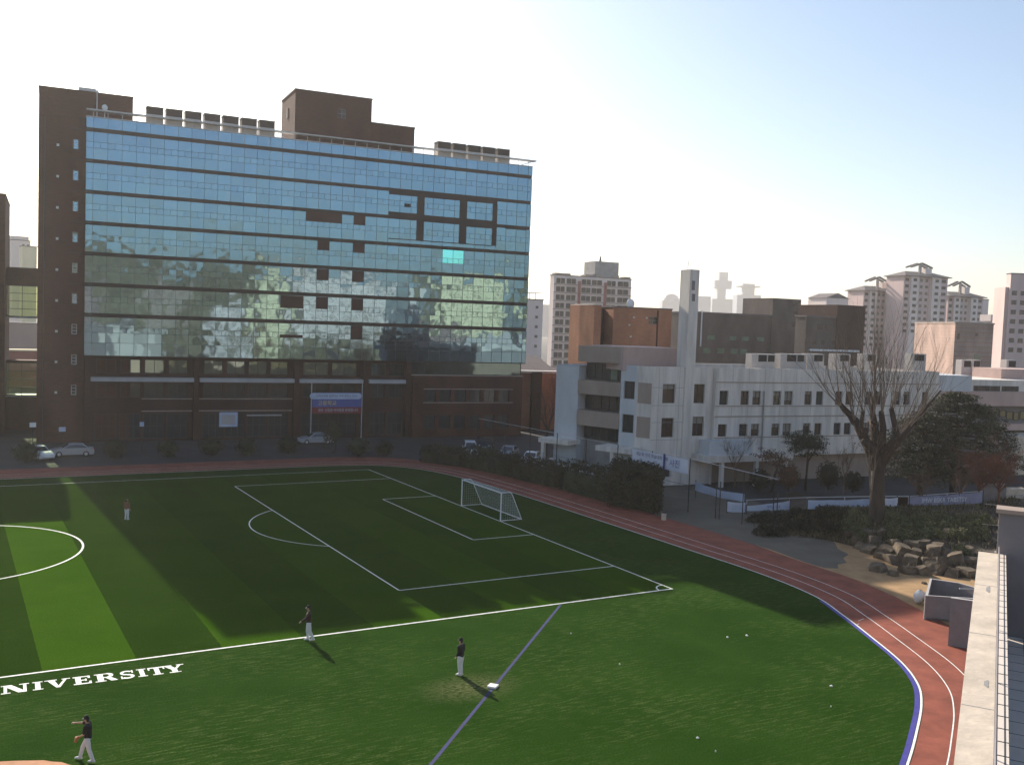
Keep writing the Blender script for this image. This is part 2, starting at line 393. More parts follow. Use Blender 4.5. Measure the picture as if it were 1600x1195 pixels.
def wall_open(mb, P, u0, u1, z0, z1, opens, mt, w=0.0, depth=0.22, reveal=None):
    """a wall face on plane P with real recessed openings (u0,u1,z0,z1)"""
    us = sorted({u0, u1, *[o[0] for o in opens], *[o[1] for o in opens]}); zs = sorted({z0, z1, *[o[2] for o in opens], *[o[3] for o in opens]})
    us = [u for u in us if u0-1e-6 <= u <= u1+1e-6]; zs = [z for z in zs if z0-1e-6 <= z <= z1+1e-6]
    for a, b in zip(us, us[1:]):
        for c, d in zip(zs, zs[1:]):
            mu, mz = (a+b)/2, (c+d)/2
            if any(o[0] < mu < o[1] and o[2] < mz < o[3] for o in opens): continue
            mb.poly([P.P(a, c, w), P.P(b, c, w), P.P(b, d, w), P.P(a, d, w)], mt)
    for a, b, c, d in opens:
        r = reveal or mt; q = w-depth
        mb.poly([P.P(a, c, w), P.P(a, c, q), P.P(a, d, q), P.P(a, d, w)], r); mb.poly([P.P(b, c, w), P.P(b, c, q), P.P(b, d, q), P.P(b, d, w)], r)
        mb.poly([P.P(a, c, w), P.P(b, c, w), P.P(b, c, q), P.P(a, c, q)], r); mb.poly([P.P(a, d, w), P.P(b, d, w), P.P(b, d, q), P.P(a, d, q)], r)
def window(P, parent, u0, u1, z0, z1, w, frame="frame_dark", glass="window_glass", nu=1, nz=1, fw=0.06, name="window", blind=0):
    """frame set in an opening, with its pane as a sub-part"""
    f = MB(); t = fw
    f.pbox(P, u0, u1, z0, z0+t, w-.05, w+.03, frame); f.pbox(P, u0, u1, z1-t, z1, w-.05, w+.03, frame)
    f.pbox(P, u0, u0+t, z0+t, z1-t, w-.05, w+.03, frame); f.pbox(P, u1-t, u1, z0+t, z1-t, w-.05, w+.03, frame)
    for i in range(1, nu):
        uu = u0+(u1-u0)*i/nu; f.pbox(P, uu-t*.4, uu+t*.4, z0+t, z1-t, w-.05, w+.025, frame)
    for i in range(1, nz):
        zz = z0+(z1-z0)*i/nz; f.pbox(P, u0+t, u1-t, zz-t*.4, zz+t*.4, w-.045, w+.02, frame)
    fo = f.build(name, parent)
    g = MB(); g.poly([P.P(u0+.01, z0+.01, w-.02), P.P(u1-.01, z0+.01, w-.02), P.P(u1-.01, z1-.01, w-.02), P.P(u0+.01, z1-.01, w-.02)], glass)
    po = g.build("pane", None); po.parent = fo
    if blind:
        k = MB(); zc = z0+t+(z1-z0-2*t)*(1-blind); k.poly([P.P(u0+t, zc, w-.015), P.P(u1-t, zc, w-.015), P.P(u1-t, z1-t, w-.015), P.P(u0+t, z1-t, w-.015)], "blind"); bo = k.build("blind", None); bo.parent = fo
    return fo
def fix_pane_parent(): pass
# ================================================================== SETTING: ground, turf, track, markings
g = MB(); S = 2600
g.poly([(-S, -S, -.03), (S, -S, -.03), (S, S, -.03), (-S, S, -.03)], "asphalt"); struct("ground", g)
def spline(pts, n=8):
    out = []; P = [np.array(p, float) for p in pts]; P = [2*P[0]-P[1]]+P+[2*P[-1]-P[-2]]
    for i in range(1, len(P)-2):
        for k in range(n):
            t = k/n; a, b, c, d = P[i-1], P[i], P[i+1], P[i+2]
            out.append(.5*((2*b)+(-a+c)*t+(2*a-5*b+4*c-d)*t*t+(-a+3*b-3*c+d)*t**3))
    out.append(P[-2]); return out
INNER = spline([(-90, 57.4), (-40, 57.4), (-8, 57.2), (-2, 56.9), (2.4, 55.6), (5.6, 52), (7.5, 45), (8.3, 34), (8.5, 22), (8.58, 10), (8.6, 1), (7.78, -4.9), (6.1, -8.8), (4.2, -12.5), (2.2, -16.1), (.2, -18.65), (-1.9, -20.45), (-4.6, -22.3), (-7.9, -24.4), (-14, -28), (-24, -33.5), (-40, -42)])
def offset(path, d):
    out = []
    for i, p in enumerate(path):
        t = path[min(i+1, len(path)-1)]-path[max(i-1, 0)]; t = t/np.linalg.norm(t); out.append(p+np.array([-t[1], t[0]])*d)
    return out
def ribbon(mb, path, d0, d1, z, mt):
    a, b = offset(path, d0), offset(path, d1)
    for i in range(len(path)-1):
        mb.poly([(*b[i], z), (*b[i+1], z), (*a[i+1], z), (*a[i], z)], mt)
mb = MB(); mb.poly([(p[0], p[1], 0.0) for p in INNER[::-1]]+[(-90, -45, 0)][:0]+[(-90, -42, 0)][:1], "turf")
turf = struct("turf", mb)
OUTER = [(-90, 63.6), (-10, 63.6), (1, 63.2), (6.3, 61), (9.6, 56.6), (12.2, 48), (14.0, 37), (14.9, 23), (14.9, 10), (14.2, 3), (13.6, -4), (11.2, -11), (9.2, -15.5), (7.6, -18.5), (3.5, -24), (-4, -29), (-30, -43)]
mb = MB(); oo = spline(OUTER, 6)
mb.poly([(p[0], p[1], -.012) for p in oo[::-1]]+[(-90, -43, -.012)], "track_red"); struct("running_track", mb)
mb = MB(); ribbon(mb, INNER, -.02, -.12, .005, "line_white")
ribbon(mb, offset(INNER, 1.30), -.028, .028, -.004, "line_white"); ribbon(mb, offset(INNER, 2.60), -.028, .028, -.004, "line_white")
# short tick marks across the lanes
for (x, y) in ((5.2, -10.6), (6.3, -10.0)):
    mb.poly([(x-.35, y-.05, -.003), (x+.35, y+.15, -.003), (x+.35, y+.22, -.003), (x-.35, y+.02, -.003)], "line_faint")
struct("lane_lines", mb)
mb = MB(); ribbon(mb, [p for p in INNER if p[1] < -6.0], -.14, -.36, .006, "kerb_blue"); struct("track_edge_strip", mb)
def line(mb, a, b, w, z=.006, mt="line_white"):
    a, b = np.array(a, float), np.array(b, float); d = (b-a)/np.linalg.norm(b-a); n = np.array([-d[1], d[0]])*w/2
    mb.poly([(*(a-n), z), (*(b-n), z), (*(b+n), z), (*(a+n), z)], mt)
def arc(mb, c, r, a0, a1, w, z, mt="line_white", n=64):
    for i in range(n):
        t0, t1 = math.radians(a0+(a1-a0)*i/n), math.radians(a0+(a1-a0)*(i+1)/n); p = []
        for rr, t in ((r-w/2, t0), (r+w/2, t0), (r+w/2, t1), (r-w/2, t1)): p.append((c[0]+rr*math.cos(t), c[1]+rr*math.sin(t), z))
        mb.poly(p, mt)
W, LW = 53.1, .10
mb = MB()
line(mb, (-90, 0), (.06, 0), .14); line(mb, (-90, W), (.06, W), LW); line(mb, (0, .07), (0, W-.06), LW, .0061)
c = W/2
line(mb, (-16.5, c-20.16), (-.06, c-20.16), LW); line(mb, (-16.5, c+20.16), (-.06, c+20.16), LW); line(mb, (-16.5, c-20.1), (-16.5, c+20.1), LW, .0062)
line(mb, (-5.5, c-9.16), (-.06, c-9.16), LW); line(mb, (-5.5, c+9.16), (-.06, c+9.16), LW); line(mb, (-5.5, c-9.1), (-5.5, c+9.1), LW, .0062)
ang = math.degrees(math.acos(5.5/9.15)); arc(mb, (-11, c), 9.15, 180-ang, 180+ang, LW, .006)
arc(mb, (-41.65, c), 9.15, 0, 360, .14, .006, n=160)
line(mb, (-41.65, .07), (-41.65, W), LW, .0061)
arc(mb, (0, 0), 1.0, 90, 180, .10, .0065, n=20)
struct("pitch_markings", mb)
mb = MB(); line(mb, (-8.75, -.2), (-34, -25.2), .15, .005, "line_blue"); struct("baseline_stripe", mb)
# ---- the word on the turf: fat slab letters, one unit high, baseline running with the touchline
def letters():
    z = [.005]
    def nz(): z[0] += .0006; return z[0]
    def st(mb, P, a, b, w):
        a, b = np.array(a, float), np.array(b, float); d = (b-a)/np.linalg.norm(b-a); n = np.array([-d[1], d[0]])*w/2
        mb.poly([P(*(a-n)), P(*(b-n)), P(*(b+n)), P(*(a+n))], "line_white")
    def bar(mb, P, x0, y0, x1, y1): mb.poly([P(x0, y0), P(x1, y0), P(x1, y1), P(x0, y1)], "line_white")
    def par(mb, P, x0, x1, x2, x3): mb.poly([P(x0, 0), P(x1, 0), P(x2, 1), P(x3, 1)], "line_white")   # slanted stem
    def ar(mb, P, c, rx, ry, a0, a1, w, n=14):
        for i in range(n):
            t0, t1 = math.radians(a0+(a1-a0)*i/n), math.radians(a0+(a1-a0)*(i+1)/n)
            q = [(c[0]+(rx+s*w/2)*math.cos(t), c[1]+(ry+s*w*.36)*math.sin(t)) for s, t in ((-1, t0), (1, t0), (1, t1), (-1, t1))]
            mb.poly([P(*k) for k in q], "line_white")
    def draw(ch, x0, wd, mb, xf):
        lvl = [0]
        def P(x, y): return xf(x0+x*wd, y, lvl[0])
        def up(): lvl[0] += 1
        s = .09
        if ch == 'I': bar(mb, P, .25, 0, .75, 1); up(); bar(mb, P, 0, 0, 1, s); bar(mb, P, 0, 1-s, 1, 1)
        if ch == 'N':
            bar(mb, P, .10, 0, .22, 1); bar(mb, P, .80, 0, .92, 1); up(); par(mb, P, .62, .92, .38, .06); up()
            bar(mb, P, 0, 0, .34, s); bar(mb, P, 0, 1-s, .3, 1); bar(mb, P, .66, 1-s, 1.02, 1)
        if ch == 'U':
            bar(mb, P, .1, .3, .36, 1); bar(mb, P, .78, .3, .9, 1); ar(mb, P, (.5, .36), .34, .28, 180, 360, .2); up(); bar(mb, P, 0, 1-s, .46, 1); bar(mb, P, .64, 1-s, 1, 1)
        if ch == 'V':
            par(mb, P, .42, .56, .36, .06); up(); par(mb, P, .44, .58, .92, .80); up(); bar(mb, P, -.04, 1-s, .48, 1); bar(mb, P, .68, 1-s, 1.04, 1)
        if ch == 'E':
            bar(mb, P, .12, 0, .42, 1); up(); bar(mb, P, 0, 0, .96, s*1.3); bar(mb, P, 0, 1-s*1.3, .92, 1); bar(mb, P, .4, .45, .7, .56); up(); bar(mb, P, .84, 0, .96, .32); bar(mb, P, .80, .7, .92, 1); bar(mb, P, .64, .36, .72, .66)
        if ch == 'R':
            bar(mb, P, .12, 0, .40, 1); up(); bar(mb, P, 0, 0, .5, s); bar(mb, P, 0, 1-s, .6, 1); bar(mb, P, .38, .44, .6, .54); up(); ar(mb, P, (.58, .735), .2, .215, -90, 90, .2); up()
            mb.poly([P(.72, 0), P(1.04, 0), P(.72, .5), P(.46, .5)], "line_white")
        if ch == 'S':
            ar(mb, P, (.5, .73), .32, .21, 30, 270, .2); up(); ar(mb, P, (.5, .27), .34, .21, -150, 90, .22); up(); bar(mb, P, .82, .66, .92, 1); bar(mb, P, .08, 0, .18, .34)
        if ch == 'T':
            bar(mb, P, .36, 0, .66, 1); up(); bar(mb, P, .0, 1-s*1.3, 1, 1); bar(mb, P, .2, 0, .82, s); up(); bar(mb, P, 0, .66, .1, 1); bar(mb, P, .9, .66, 1, 1)
        if ch == 'Y':
            bar(mb, P, .36, 0, .64, .48); up(); mb.poly([P(.36, .42), P(.66, .42), P(.36, 1), P(.02, 1)], "line_white"); up(); mb.poly([P(.48, .46), P(.64, .46), P(.96, 1), P(.82, 1)], "line_white"); up()
            bar(mb, P, .2, 0, .8, s); bar(mb, P, -.06, 1-s, .44, 1); bar(mb, P, .68, 1-s, 1.06, 1)
    a = np.array([-38.93, -2.22]); b = np.array([-31.42, -2.52]); d = (b-a)/np.linalg.norm(b-a); n = np.array([-d[1], d[0]])
    mb = MB()
    def xf(x, y, l): p = a+d*x+n*y*1.03; return (p[0], p[1], .006+.0012*l)
    widths = [("U", -1.15, .95), ("N", .0, 1.10), ("I", 1.25, .42), ("V", 1.78, .98), ("E", 2.90, .78), ("R", 3.80, .92), ("S", 4.84, .68), ("I", 5.62, .42), ("T", 6.12, .74), ("Y", 6.82, .88)]
    for ch, x, w in widths: draw(ch, x, w, mb, xf)
    return mb
tag(letters().build("turf_lettering"), "white slab-serif word UNIVERSITY painted along the touchline", "lettering")
mb = MB()
c0 = (-39.6, -12.6); R0 = 3.3; n = 56; pts = []
for i in range(n):
    a = 2*PI*i/n; r = R0*(1+random.uniform(-.02, .02)); pts.append((c0[0]+r*math.cos(a), c0[1]+r*math.sin(a)))
for i in range(n):
    p, q = pts[i], pts[(i+1) % n]; h = lambda s: (c0[0]+(p[0]-c0[0])*s, c0[1]+(p[1]-c0[1])*s, .012+.18*(1-s*s)); h2 = lambda s: (c0[0]+(q[0]-c0[0])*s, c0[1]+(q[1]-c0[1])*s, .012+.18*(1-s*s))
    for s0, s1 in ((0.01, .35), (.35, .7), (.7, 1.0)): mb.poly([h(s0), h(s1), h2(s1), h2(s0)], "clay")
struct("pitching_mound", mb)
# ---- sandy bank, path, planted mound on the right
mb = MB(); mb.poly([(14.9, 8, -.020), (12.8, -7, -.020), (9, -16.5, -.020), (5, -24, -.020), (9, -27, -.020), (30, -12, -.020), (28, 2, -.020), (20, 8, -.020)], "sand"); struct("sand", mb)
mb = MB(); mb.poly([(14.8, 20.5, -.018), (14.9, 6, -.018), (14.3, 2, -.018), (14.3, .2, -.018), (15.2, -.3, -.018), (16.1, .6, -.018), (17.2, .7, -.018), (18.2, 1.9, -.018), (19.6, 2.6, -.018), (20.4, 4.4, -.018), (21.8, 5.9, -.018), (24.5, 11, -.018), (28.5, 18.5, -.018), (31, 32, -.018), (24, 34, -.018)], "path_grey"); struct("path", mb)
FRONT = [(1225, 838), (1290, 842), (1345, 856), (1400, 884), (1452, 897), (1530, 908), (1640, 930)]
BACK = [(1225, 797), (1290, 795), (1345, 794), (1400, 793), (1452, 790), (1540, 784), (1640, 770)]
def ztop(t): return 2.3*(t*t*(3-2*t))**.8
def lerp_path(path, s):
    s = s*(len(path)-1); i = min(int(s), len(path)-2); f = s-i
    return (path[i][0]*(1-f)+path[i+1][0]*f, path[i][1]*(1-f)+path[i+1][1]*f)
def bank(s, t):
    a, b = lerp_path(FRONT, s), lerp_path(BACK, s)
    # walk the bank in plan: front foot at ground level, back edge at full height
    q = min(1.0, s/.20); q = q*q*(3-2*q)*.97+.03
    A, B = G(*a, 0.0), G(*b, 2.3*q); P = A*(1-t)+B*t; P[2] = ztop(t)*q-.03; return P
mb = MB(); NS, NT = 40, 14; vs_ = []
for i in range(NS+1):
    for j in range(NT+1):
        p = bank(i/NS, j/NT); e = 0 if j == 0 else random.uniform(-.07, .07); vs_.append((p[0], p[1], p[2]+e))
    # plateau behind the fence
    p = bank(i/NS, 1); d = p[:2]-CAM[:2]; d = d/np.linalg.norm(d); vs_.append((p[0]+d[0]*9, p[1]+d[1]*9, p[2]*.6)); vs_.append((p[0]+d[0]*16, p[1]+d[1]*16, -.1))
K = NT+3
fs_ = [(i*K+j, (i+1)*K+j, (i+1)*K+j+1, i*K+j+1) for i in range(NS) for j in range(K-1)]
mb.mesh(vs_, fs_, "soil"); bank_ob = struct("planted_bank", mb)
# ================================================================== MAIN GLASS BUILDING
O = np.array([-26.08, 83.84]); F = Plane(O, 94.75)          # u to the right along the facade, +w towards the camera
UW, ZT, ZB = 61.5, 40.45, 11.0
office = empty("glass_office_building", (2, 90, 0), "long ten storey blue glass curtain wall building with brown brick stair tower", "building")
def part(mb, name, parent=office, **k): return mb.build(name, parent, **k)
bands = [38.92-3.81*k for k in range(7)]
BT = .23
rows = []                                                     # (z0, z1) of each glazed strip
edges = [ZT]+[v for b in bands for v in (b+BT, b-BT)]+[ZB]
for i in range(0, len(edges), 2): rows.append((edges[i+1], edges[i]))
ucols = [.82+1.6667*k for k in range(37)]
INF = {  # solid infill panels seen in the facade: u0,u1,z0,z1
 "infill_red": [(27.5, 32.5, 29.8, 31.1), (34.2, 35.8, 29.8, 31.1), (29.2, 30.8, 26.0, 27.25), (34.2, 35.8, 25.95, 27.25), (29.2, 30.8, 21.9, 23.4), (34.2, 35.8, 21.9, 23.4),
  (29.2, 30.8, 17.95, 19.6), (34.2, 35.8, 17.95, 19.6), (34.2, 35.8, 13.9, 15.8), (24.3, 27.4, 17.9, 19.6), (24.3, 27.4, 13.9, 14.3)],
 "spandrel": [(39.15, 55.9, 34.45, 34.9), (43.4, 44.5, 28.3, 34.45), (49.95, 51.1, 28.3, 34.45), (55.2, 55.95, 28.3, 34.45), (39.15, 43.4, 31.2, 32.05), (44.5, 49.95, 31.0, 31.95), (51.1, 55.2, 30.8, 31.95),
  (39.15, 55.2, 28.22, 28.34), (57.4, 60.8, 30.95, 31.25), (41.5, 42.4, 32.85, 33.35)]}
# recess look: solid infills stand 3 cm proud of the glass
gh = [[0, .5], [0, .5]]
for k, (z0, z1) in enumerate(rows):
    gm = MB(); mm = MB()
    fl = z1-z0
    cuts = [(z0, z1)] if fl < 2 else ([(z0, z1-1.95), (z1-1.95, z1-1.22), (z1-1.22, z1)] if k < 8 else [(z0, z1)])
    if k == 0: mm.pbox(F, 0, UW, z0, z0+.05, -.05, .03, "mullion")
    if k == len(rows)-1: cuts = [(z0, z0+1.6), (z0+1.6, z1-1.95), (z1-1.95, z1-1.22), (z1-1.22, z1)]
    cu = [0, .82]+ucols[1:]+[UW]
    for ci, (za, zb) in enumerate(cuts):
        vent = (zb-za) < .8
        for a, b in zip(cu, cu[1:]):
            subs = [(a, b)]
            if vent and b-a > 1.5: subs = [(a, (a+b)/2), ((a+b)/2, b)]
            for (p, q) in subs:
                tx, tz = rng.normal(0, .0024)*(q-p), rng.normal(0, .0020)*(zb-za)
                ws = [-tx-tz, tx-tz, tx+tz, -tx+tz]
                gmat = "curtain_glass"
                if 47.4 < (p+q)/2 < 50.9 and 25.3 < (za+zb)/2 < 27.2: gmat = "curtain_glass_cyan" if not vent or True else gmat
                gm.poly([F.P(p+.02, za+.02, ws[0]), F.P(q-.02, za+.02, ws[1]), F.P(q-.02, zb-.02, ws[2]), F.P(p+.02, zb-.02, ws[3])], gmat)
                if vent and len(subs) == 2 and p == a: mm.pbox(F, q-.017, q+.017, za, zb, -.05, .025, "mullion")
        if ci < len(cuts)-1: mm.pbox(F, 0, UW, zb-.02, zb+.02, -.05, .028, "mullion")
    for u in cu: mm.pbox(F, max(0, u-.02), min(UW, u+.02), z0, z1, -.05, .035, "mullion")
    s = gm.build("glazing_strip", office); mm.build("mullion_grid", s)
for b in bands:
    mb = MB(); mb.pbox(F, .82, 60.75, b-BT, b+BT, -.10, .06, "spandrel"); mb.pbox(F, 0, .82, b-.04, b+.04, -.1, .03, "mullion"); mb.pbox(F, 60.75, UW, b-.04, b+.04, -.1, .03, "mullion")
    part(mb, "spandrel_band")
for mt, L in INF.items():
    for (a, b, c_, d_) in L:
        mb = MB(); mb.pbox(F, a, b, c_, d_, .0, .05 if mt == "infill_red" else .065, mt); part(mb, "infill_panel")
mb = MB(); mb.pbox(F, 0, UW, ZB, ZT-.05, -15, -.12, "spandrel"); part(mb, "core_wall")
mb = MB(); mb.pbox(F, -.02, UW+.02, ZT, ZT+.12, -15, .12, "metal_light"); part(mb, "roof_edge")
# roof rail: flat beam on short posts, widened to fill the roof's shadow edge, outrigger at right
mb = MB(); zr = ZT+.95
mb.pbox(F, .0, UW+.6, zr-.08, zr+.08, -.95, .10, "metal_light")
for i in range(37): u = .8+i*1.667; mb.tube([F.P(u, ZT+.12, -.1), F.P(u, zr, -.1)], .04, "metal_light", 5)
mb.tube([F.P(UW+.4, zr, 0), F.P(UW-1.8, ZT+.15, -.6)], .06, "metal_light", 5); part(mb, "roof_rail")
# brick stair tower left of and behind the glass
tops = []
op = []
for k in range(9):
    z = 37.2-3.81*k
    op.append((-1.42, -.82, z-.75, z+.50))
_p = np.array(F.P(-5.3, 40.4, -.7)); _r = _p-CAM; _q = CAM+_r*((F.n @ (F.o-F.n*2.8-CAM))/(F.n @ _r)); UT = float(F.d @ (_q-F.o))   # set-back head lines up with the shaft's edge
wl = MB(); wall_open(wl, F, -5.3, .02, 0, 40.4, op, "brick_brown", w=-.7, depth=.3); wall_open(wl, F, UT, 5.55, 40.4, 43.95, [], "brick_brown", w=-2.8)
wl.pbox(F, -5.3, .02, 40.38, 40.4, -2.8, -.7, "brick_brown")
wl.pbox(F, -5.3, 5.5, 0, 40.3, -15, -1.2, "brick_brown"); wl.pbox(F, UT, 5.55, 40.3, 43.9, -15, -2.81, "brick_brown")
wl.pbox(F, -5.3, -5.28, 0, 40.4, -1.2, -.7, "brick_brown")
wl.pbox(F, UT-.05, 5.6, 43.95, 44.1, -15, -2.75, "brick_dark")
wl.pbox(F, -.8, 1.2, 44.1, 44.75, -6, -4, "metal_light")
tw = part(wl, "stair_tower")
for k, (a, b, c_, d_) in enumerate(op): window(F, office, a, b, c_, d_, -.95, "metal_white", "curtain_glass" if k < 6 else "window_glass", 1, 3, .07)
mb = MB(); mb.tube([F.P(-4.6, .3, -.62), F.P(-4.6, 40, -.62)], .07, "frame_dark", 6); part(mb, "downpipe")
for k in range(9):
    mb = MB(); z = 36.6-3.81*k; mb.pbox(F, -3.3, -3.0, z, z+.3, -.7, -.64, "metal_light"); part(mb, "wall_vent")
for k in range(10):
    mb = MB(); z = 2.1+3.81*k; mb.pbox(F, -5.28, -.02, z-.035, z+.035, -.7, -.685, "brick_dark"); part(mb, "string_course")
for k in range(7): z = 39.0-3.81*k; mb = MB(); mb.pbox(F, -1.75, -.5, z-.06, z+.02, -.7, -.63, "frame_dark"); part(mb, "window_lintel")
# penthouses
def ph(u0, u1, z1, w0, w1, wins):
    mb = MB(); wall_open(mb, F, u0, u1, ZT, z1, wins, "brick_brown", w=w1, depth=.25)
    mb.pbox(F, u0, u1, ZT, z1-.02, w0, w1-.4, "brick_brown")
    for u in (u0, u1-.02): mb.pbox(F, u, u+.02, ZT, z1, w1-.4, w1, "brick_brown")
    mb.pbox(F, u0-.08, u1+.08, z1, z1+.22, w0-.08, w1+.08, "brick_dark"); p = part(mb, "penthouse")
    for a, b, c_, d_ in wins: window(F, p, a, b, c_, d_, w1-.2, "frame_grey", "window_brown", 2, 2)
ph(25.9, 36.6, 47.3, -9.5, -.9, [(31.8, 33.0, 44.3, 45.6)])
ph(36.62, 43.0, 44.1, -9.0, -.95, [])
mb = MB(); mb.box(F.P(25.85, 45.0, -5.5), (.12, .6, 1.4), "frame_dark", -math.radians(4.75)); part(mb, "penthouse_window")
# rooftop small antenna mast and dish on the tower ledge
an = empty("roof_antenna", F.P(1.2, ZT+.1, -.35), "thin pale mast with small dish on the left roof ledge", "antenna")
mb = MB(); mb.tube([F.P(1.2, ZT+.1, -.35), F.P(1.2, ZT+3.2, -.35)], .05, "metal_white", 6); mb.build("mast", an)
mb = MB(); mb.blob(F.P(1.2, ZT+3.25, -.35), (.2, .2, .2), "metal_white"); mb.blob(F.P(2.1, ZT+1.4, -.35), (.35, .15, .4), "metal_white"); mb.tube([F.P(2.1, ZT+.1, -.35), F.P(2.1, ZT+1.3, -.35)], .05, "metal_white", 5); mb.build("dish", an)
# rooftop cooling units
def cooling_unit(u, label, grp, wd=2.02):
    base = F.P(u, ZT+.12, -1.6); e = empty("cooling_unit", base, label, "cooling unit", grp)
    mb = MB(); mb.pbox(F, u-wd/2, u+wd/2, ZT+.12, ZT+1.35, -2.5, -.8, "unit_casing"); mb.build("casing", e)
    mb = MB(); mb.pbox(F, u-wd/2+.02, u+wd/2-.02, ZT+1.35, ZT+2.25, -2.48, -.82, "unit_dark"); mb.pbox(F, u-wd/2-.03, u+wd/2+.03, ZT+2.25, ZT+2.33, -2.53, -.77, "metal_dark"); mb.build("fan_cowl", e)
    return e
LU = [8.05+2.36*i for i in range(7)]
for i, u in enumerate(LU): cooling_unit(u, f"dark topped rooftop cooling unit, {ORD[i]} from left of the seven on the left roof", "cooling units on the glass building roof")
RU = [47.6+2.36*i for i in range(5)]
for i, u in enumerate(RU): cooling_unit(u, f"dark topped rooftop cooling unit, {ORD[i]} from left of the five on the right roof", "cooling units on the glass building roof")
for pu in (LU, RU):
    for u in pu[:-1]: pass
# base storeys: dark brick behind columns, pale lintel beams, shop-like openings
op = []
for a, b in ((1.2, 12.8), (14.4, 26.0), (27.6, 35.7), (37.4, 42.6)):
    n = max(2, int((b-a)/2.9)); st = (b-a)/n
    for i in range(n):
        op.append((a+i*st+.25, a+(i+1)*st-.25, 8.75, 10.55)); op.append((a+i*st+.25, a+(i+1)*st-.25, 5.62, 7.5)); op.append((a+i*st+.15, a+(i+1)*st-.15, .25, 3.55))
mb = MB(); wall_open(mb, F, 0, 43.4, 0, ZB, op, "brick_dark", w=-1.0, depth=.3); mb.pbox(F, 0, UW, 0, ZB, -15, -1.45, "brick_dark"); mb.pbox(F, 43.4, UW-.6, 8.95, ZB, -1.4, -.5, "curtain_glass_dark")
mb.pbox(F, -.0, UW, ZB-.12, ZB-.02, -1.4, .02, "spandrel"); part(mb, "base_wall")
for i, (a, b, c_, d_) in enumerate(op):
    window(F, office, a, b, c_, d_, -1.2, "frame_dark", "curtain_glass_dark" if c_ > 8 else "window_glass", 2 if c_ > 1 else 3, 1 if c_ > 1 else 2, .08)
for a, b in ((.83, 13.24), (13.99, 26.4), (27.1, 36.1), (36.96, 42.4)):
    mb = MB(); mb.pbox(F, a, b, 7.75, 8.27, -1.0, .35, "beam_grey"); part(mb, "lintel_beam")
for u in (.4, 13.6, 26.75, 36.53, 42.9):
    mb = MB(); mb.pbox(F, u-.33, u+.33, 0, ZB-.12, -1.0, .10, "brick_dark"); part(mb, "column")
for z in (5.46, 3.86):
    mb = MB(); mb.pbox(F, 6.9, 13.2, z-.07, z+.07, -1.0, -.80, "concrete_tan"); mb.pbox(F, 14.0, 26.4, z-.07, z+.07, -1.0, -.80, "concrete_tan"); part(mb, "sill_band")
# low brick wing at the right
op = [(45.2+2.36*i, 45.2+2.36*i+1.7, 5.15, 6.95) for i in range(6)]+[(45.2+2.36*i, 45.2+2.36*i+1.7, 1.2, 3.2) for i in range(6)]
mb = MB(); wall_open(mb, F, 43.4, 60.85, 0, 8.95, op, "brick_brown", w=.6, depth=.3); mb.pbox(F, 43.4, 60.85, 0, 8.9, -1.4, .1, "brick_brown"); mb.pbox(F, 43.4, 43.42, 0, 8.95, .1, .6, "brick_brown"); mb.pbox(F, 60.83, 60.85, 0, 8.95, .1, .6, "brick_brown")
mb.pbox(F, 43.3, 60.95, 8.95, 9.08, -.4, .68, "concrete_tan"); mb.pbox(F, 45.0, 59.3, 6.97, 7.1, .6, .66, "concrete_tan"); mb.pbox(F, 45.0, 59.3, 4.98, 5.1, .6, .66, "concrete_tan"); part(mb, "brick_wing")
for (a, b, c_, d_) in op: window(F, office, a, b, c_, d_, .4, "frame_dark", "window_glass", 2, 1)
mb = MB(); mb.pbox(F, 16.7, 19.1, 1.7, 3.65, -.98, -.90, "banner_sky"); mb.pbox(F, 17.0, 18.8, 2.0, 3.3, -.9, -.89, "beam_grey"); mb.build("poster_board"); tag(bpy.data.objects["poster_board"], "pale blue square poster board on the dark ground floor wall", "poster")
mb = MB(); mb.pbox(F, 20.3, 25.0, 3.15, 3.32, -1.0, -.72, "beam_grey"); part(mb, "door_canopy")
def text_mesh(txt, size, mt, xform, name, parent=None, align='CENTER', depth=0.0):
    """real lettering built from a text curve; xform maps (x, y) on the sheet to a point"""
    cu = bpy.data.curves.new(name, 'FONT'); cu.body = txt; cu.size = size; cu.align_x = align; cu.align_y = 'CENTER'
    to = bpy.data.objects.new(name, cu); COL.objects.link(to)
    dg = bpy.context.evaluated_depsgraph_get(); dg.update(); me = bpy.data.meshes.new_from_object(to.evaluated_get(dg))
    vs_ = [xform(v.co.x, v.co.y) for v in me.vertices]; fs_ = [tuple(p.vertices) for p in me.polygons]
    COL.objects.unlink(to); bpy.data.objects.remove(to); bpy.data.curves.remove(cu); bpy.data.meshes.remove(me)
    mb = MB()
    if vs_: mb.mesh(vs_, fs_, mt)
    return mb.build(name, parent)
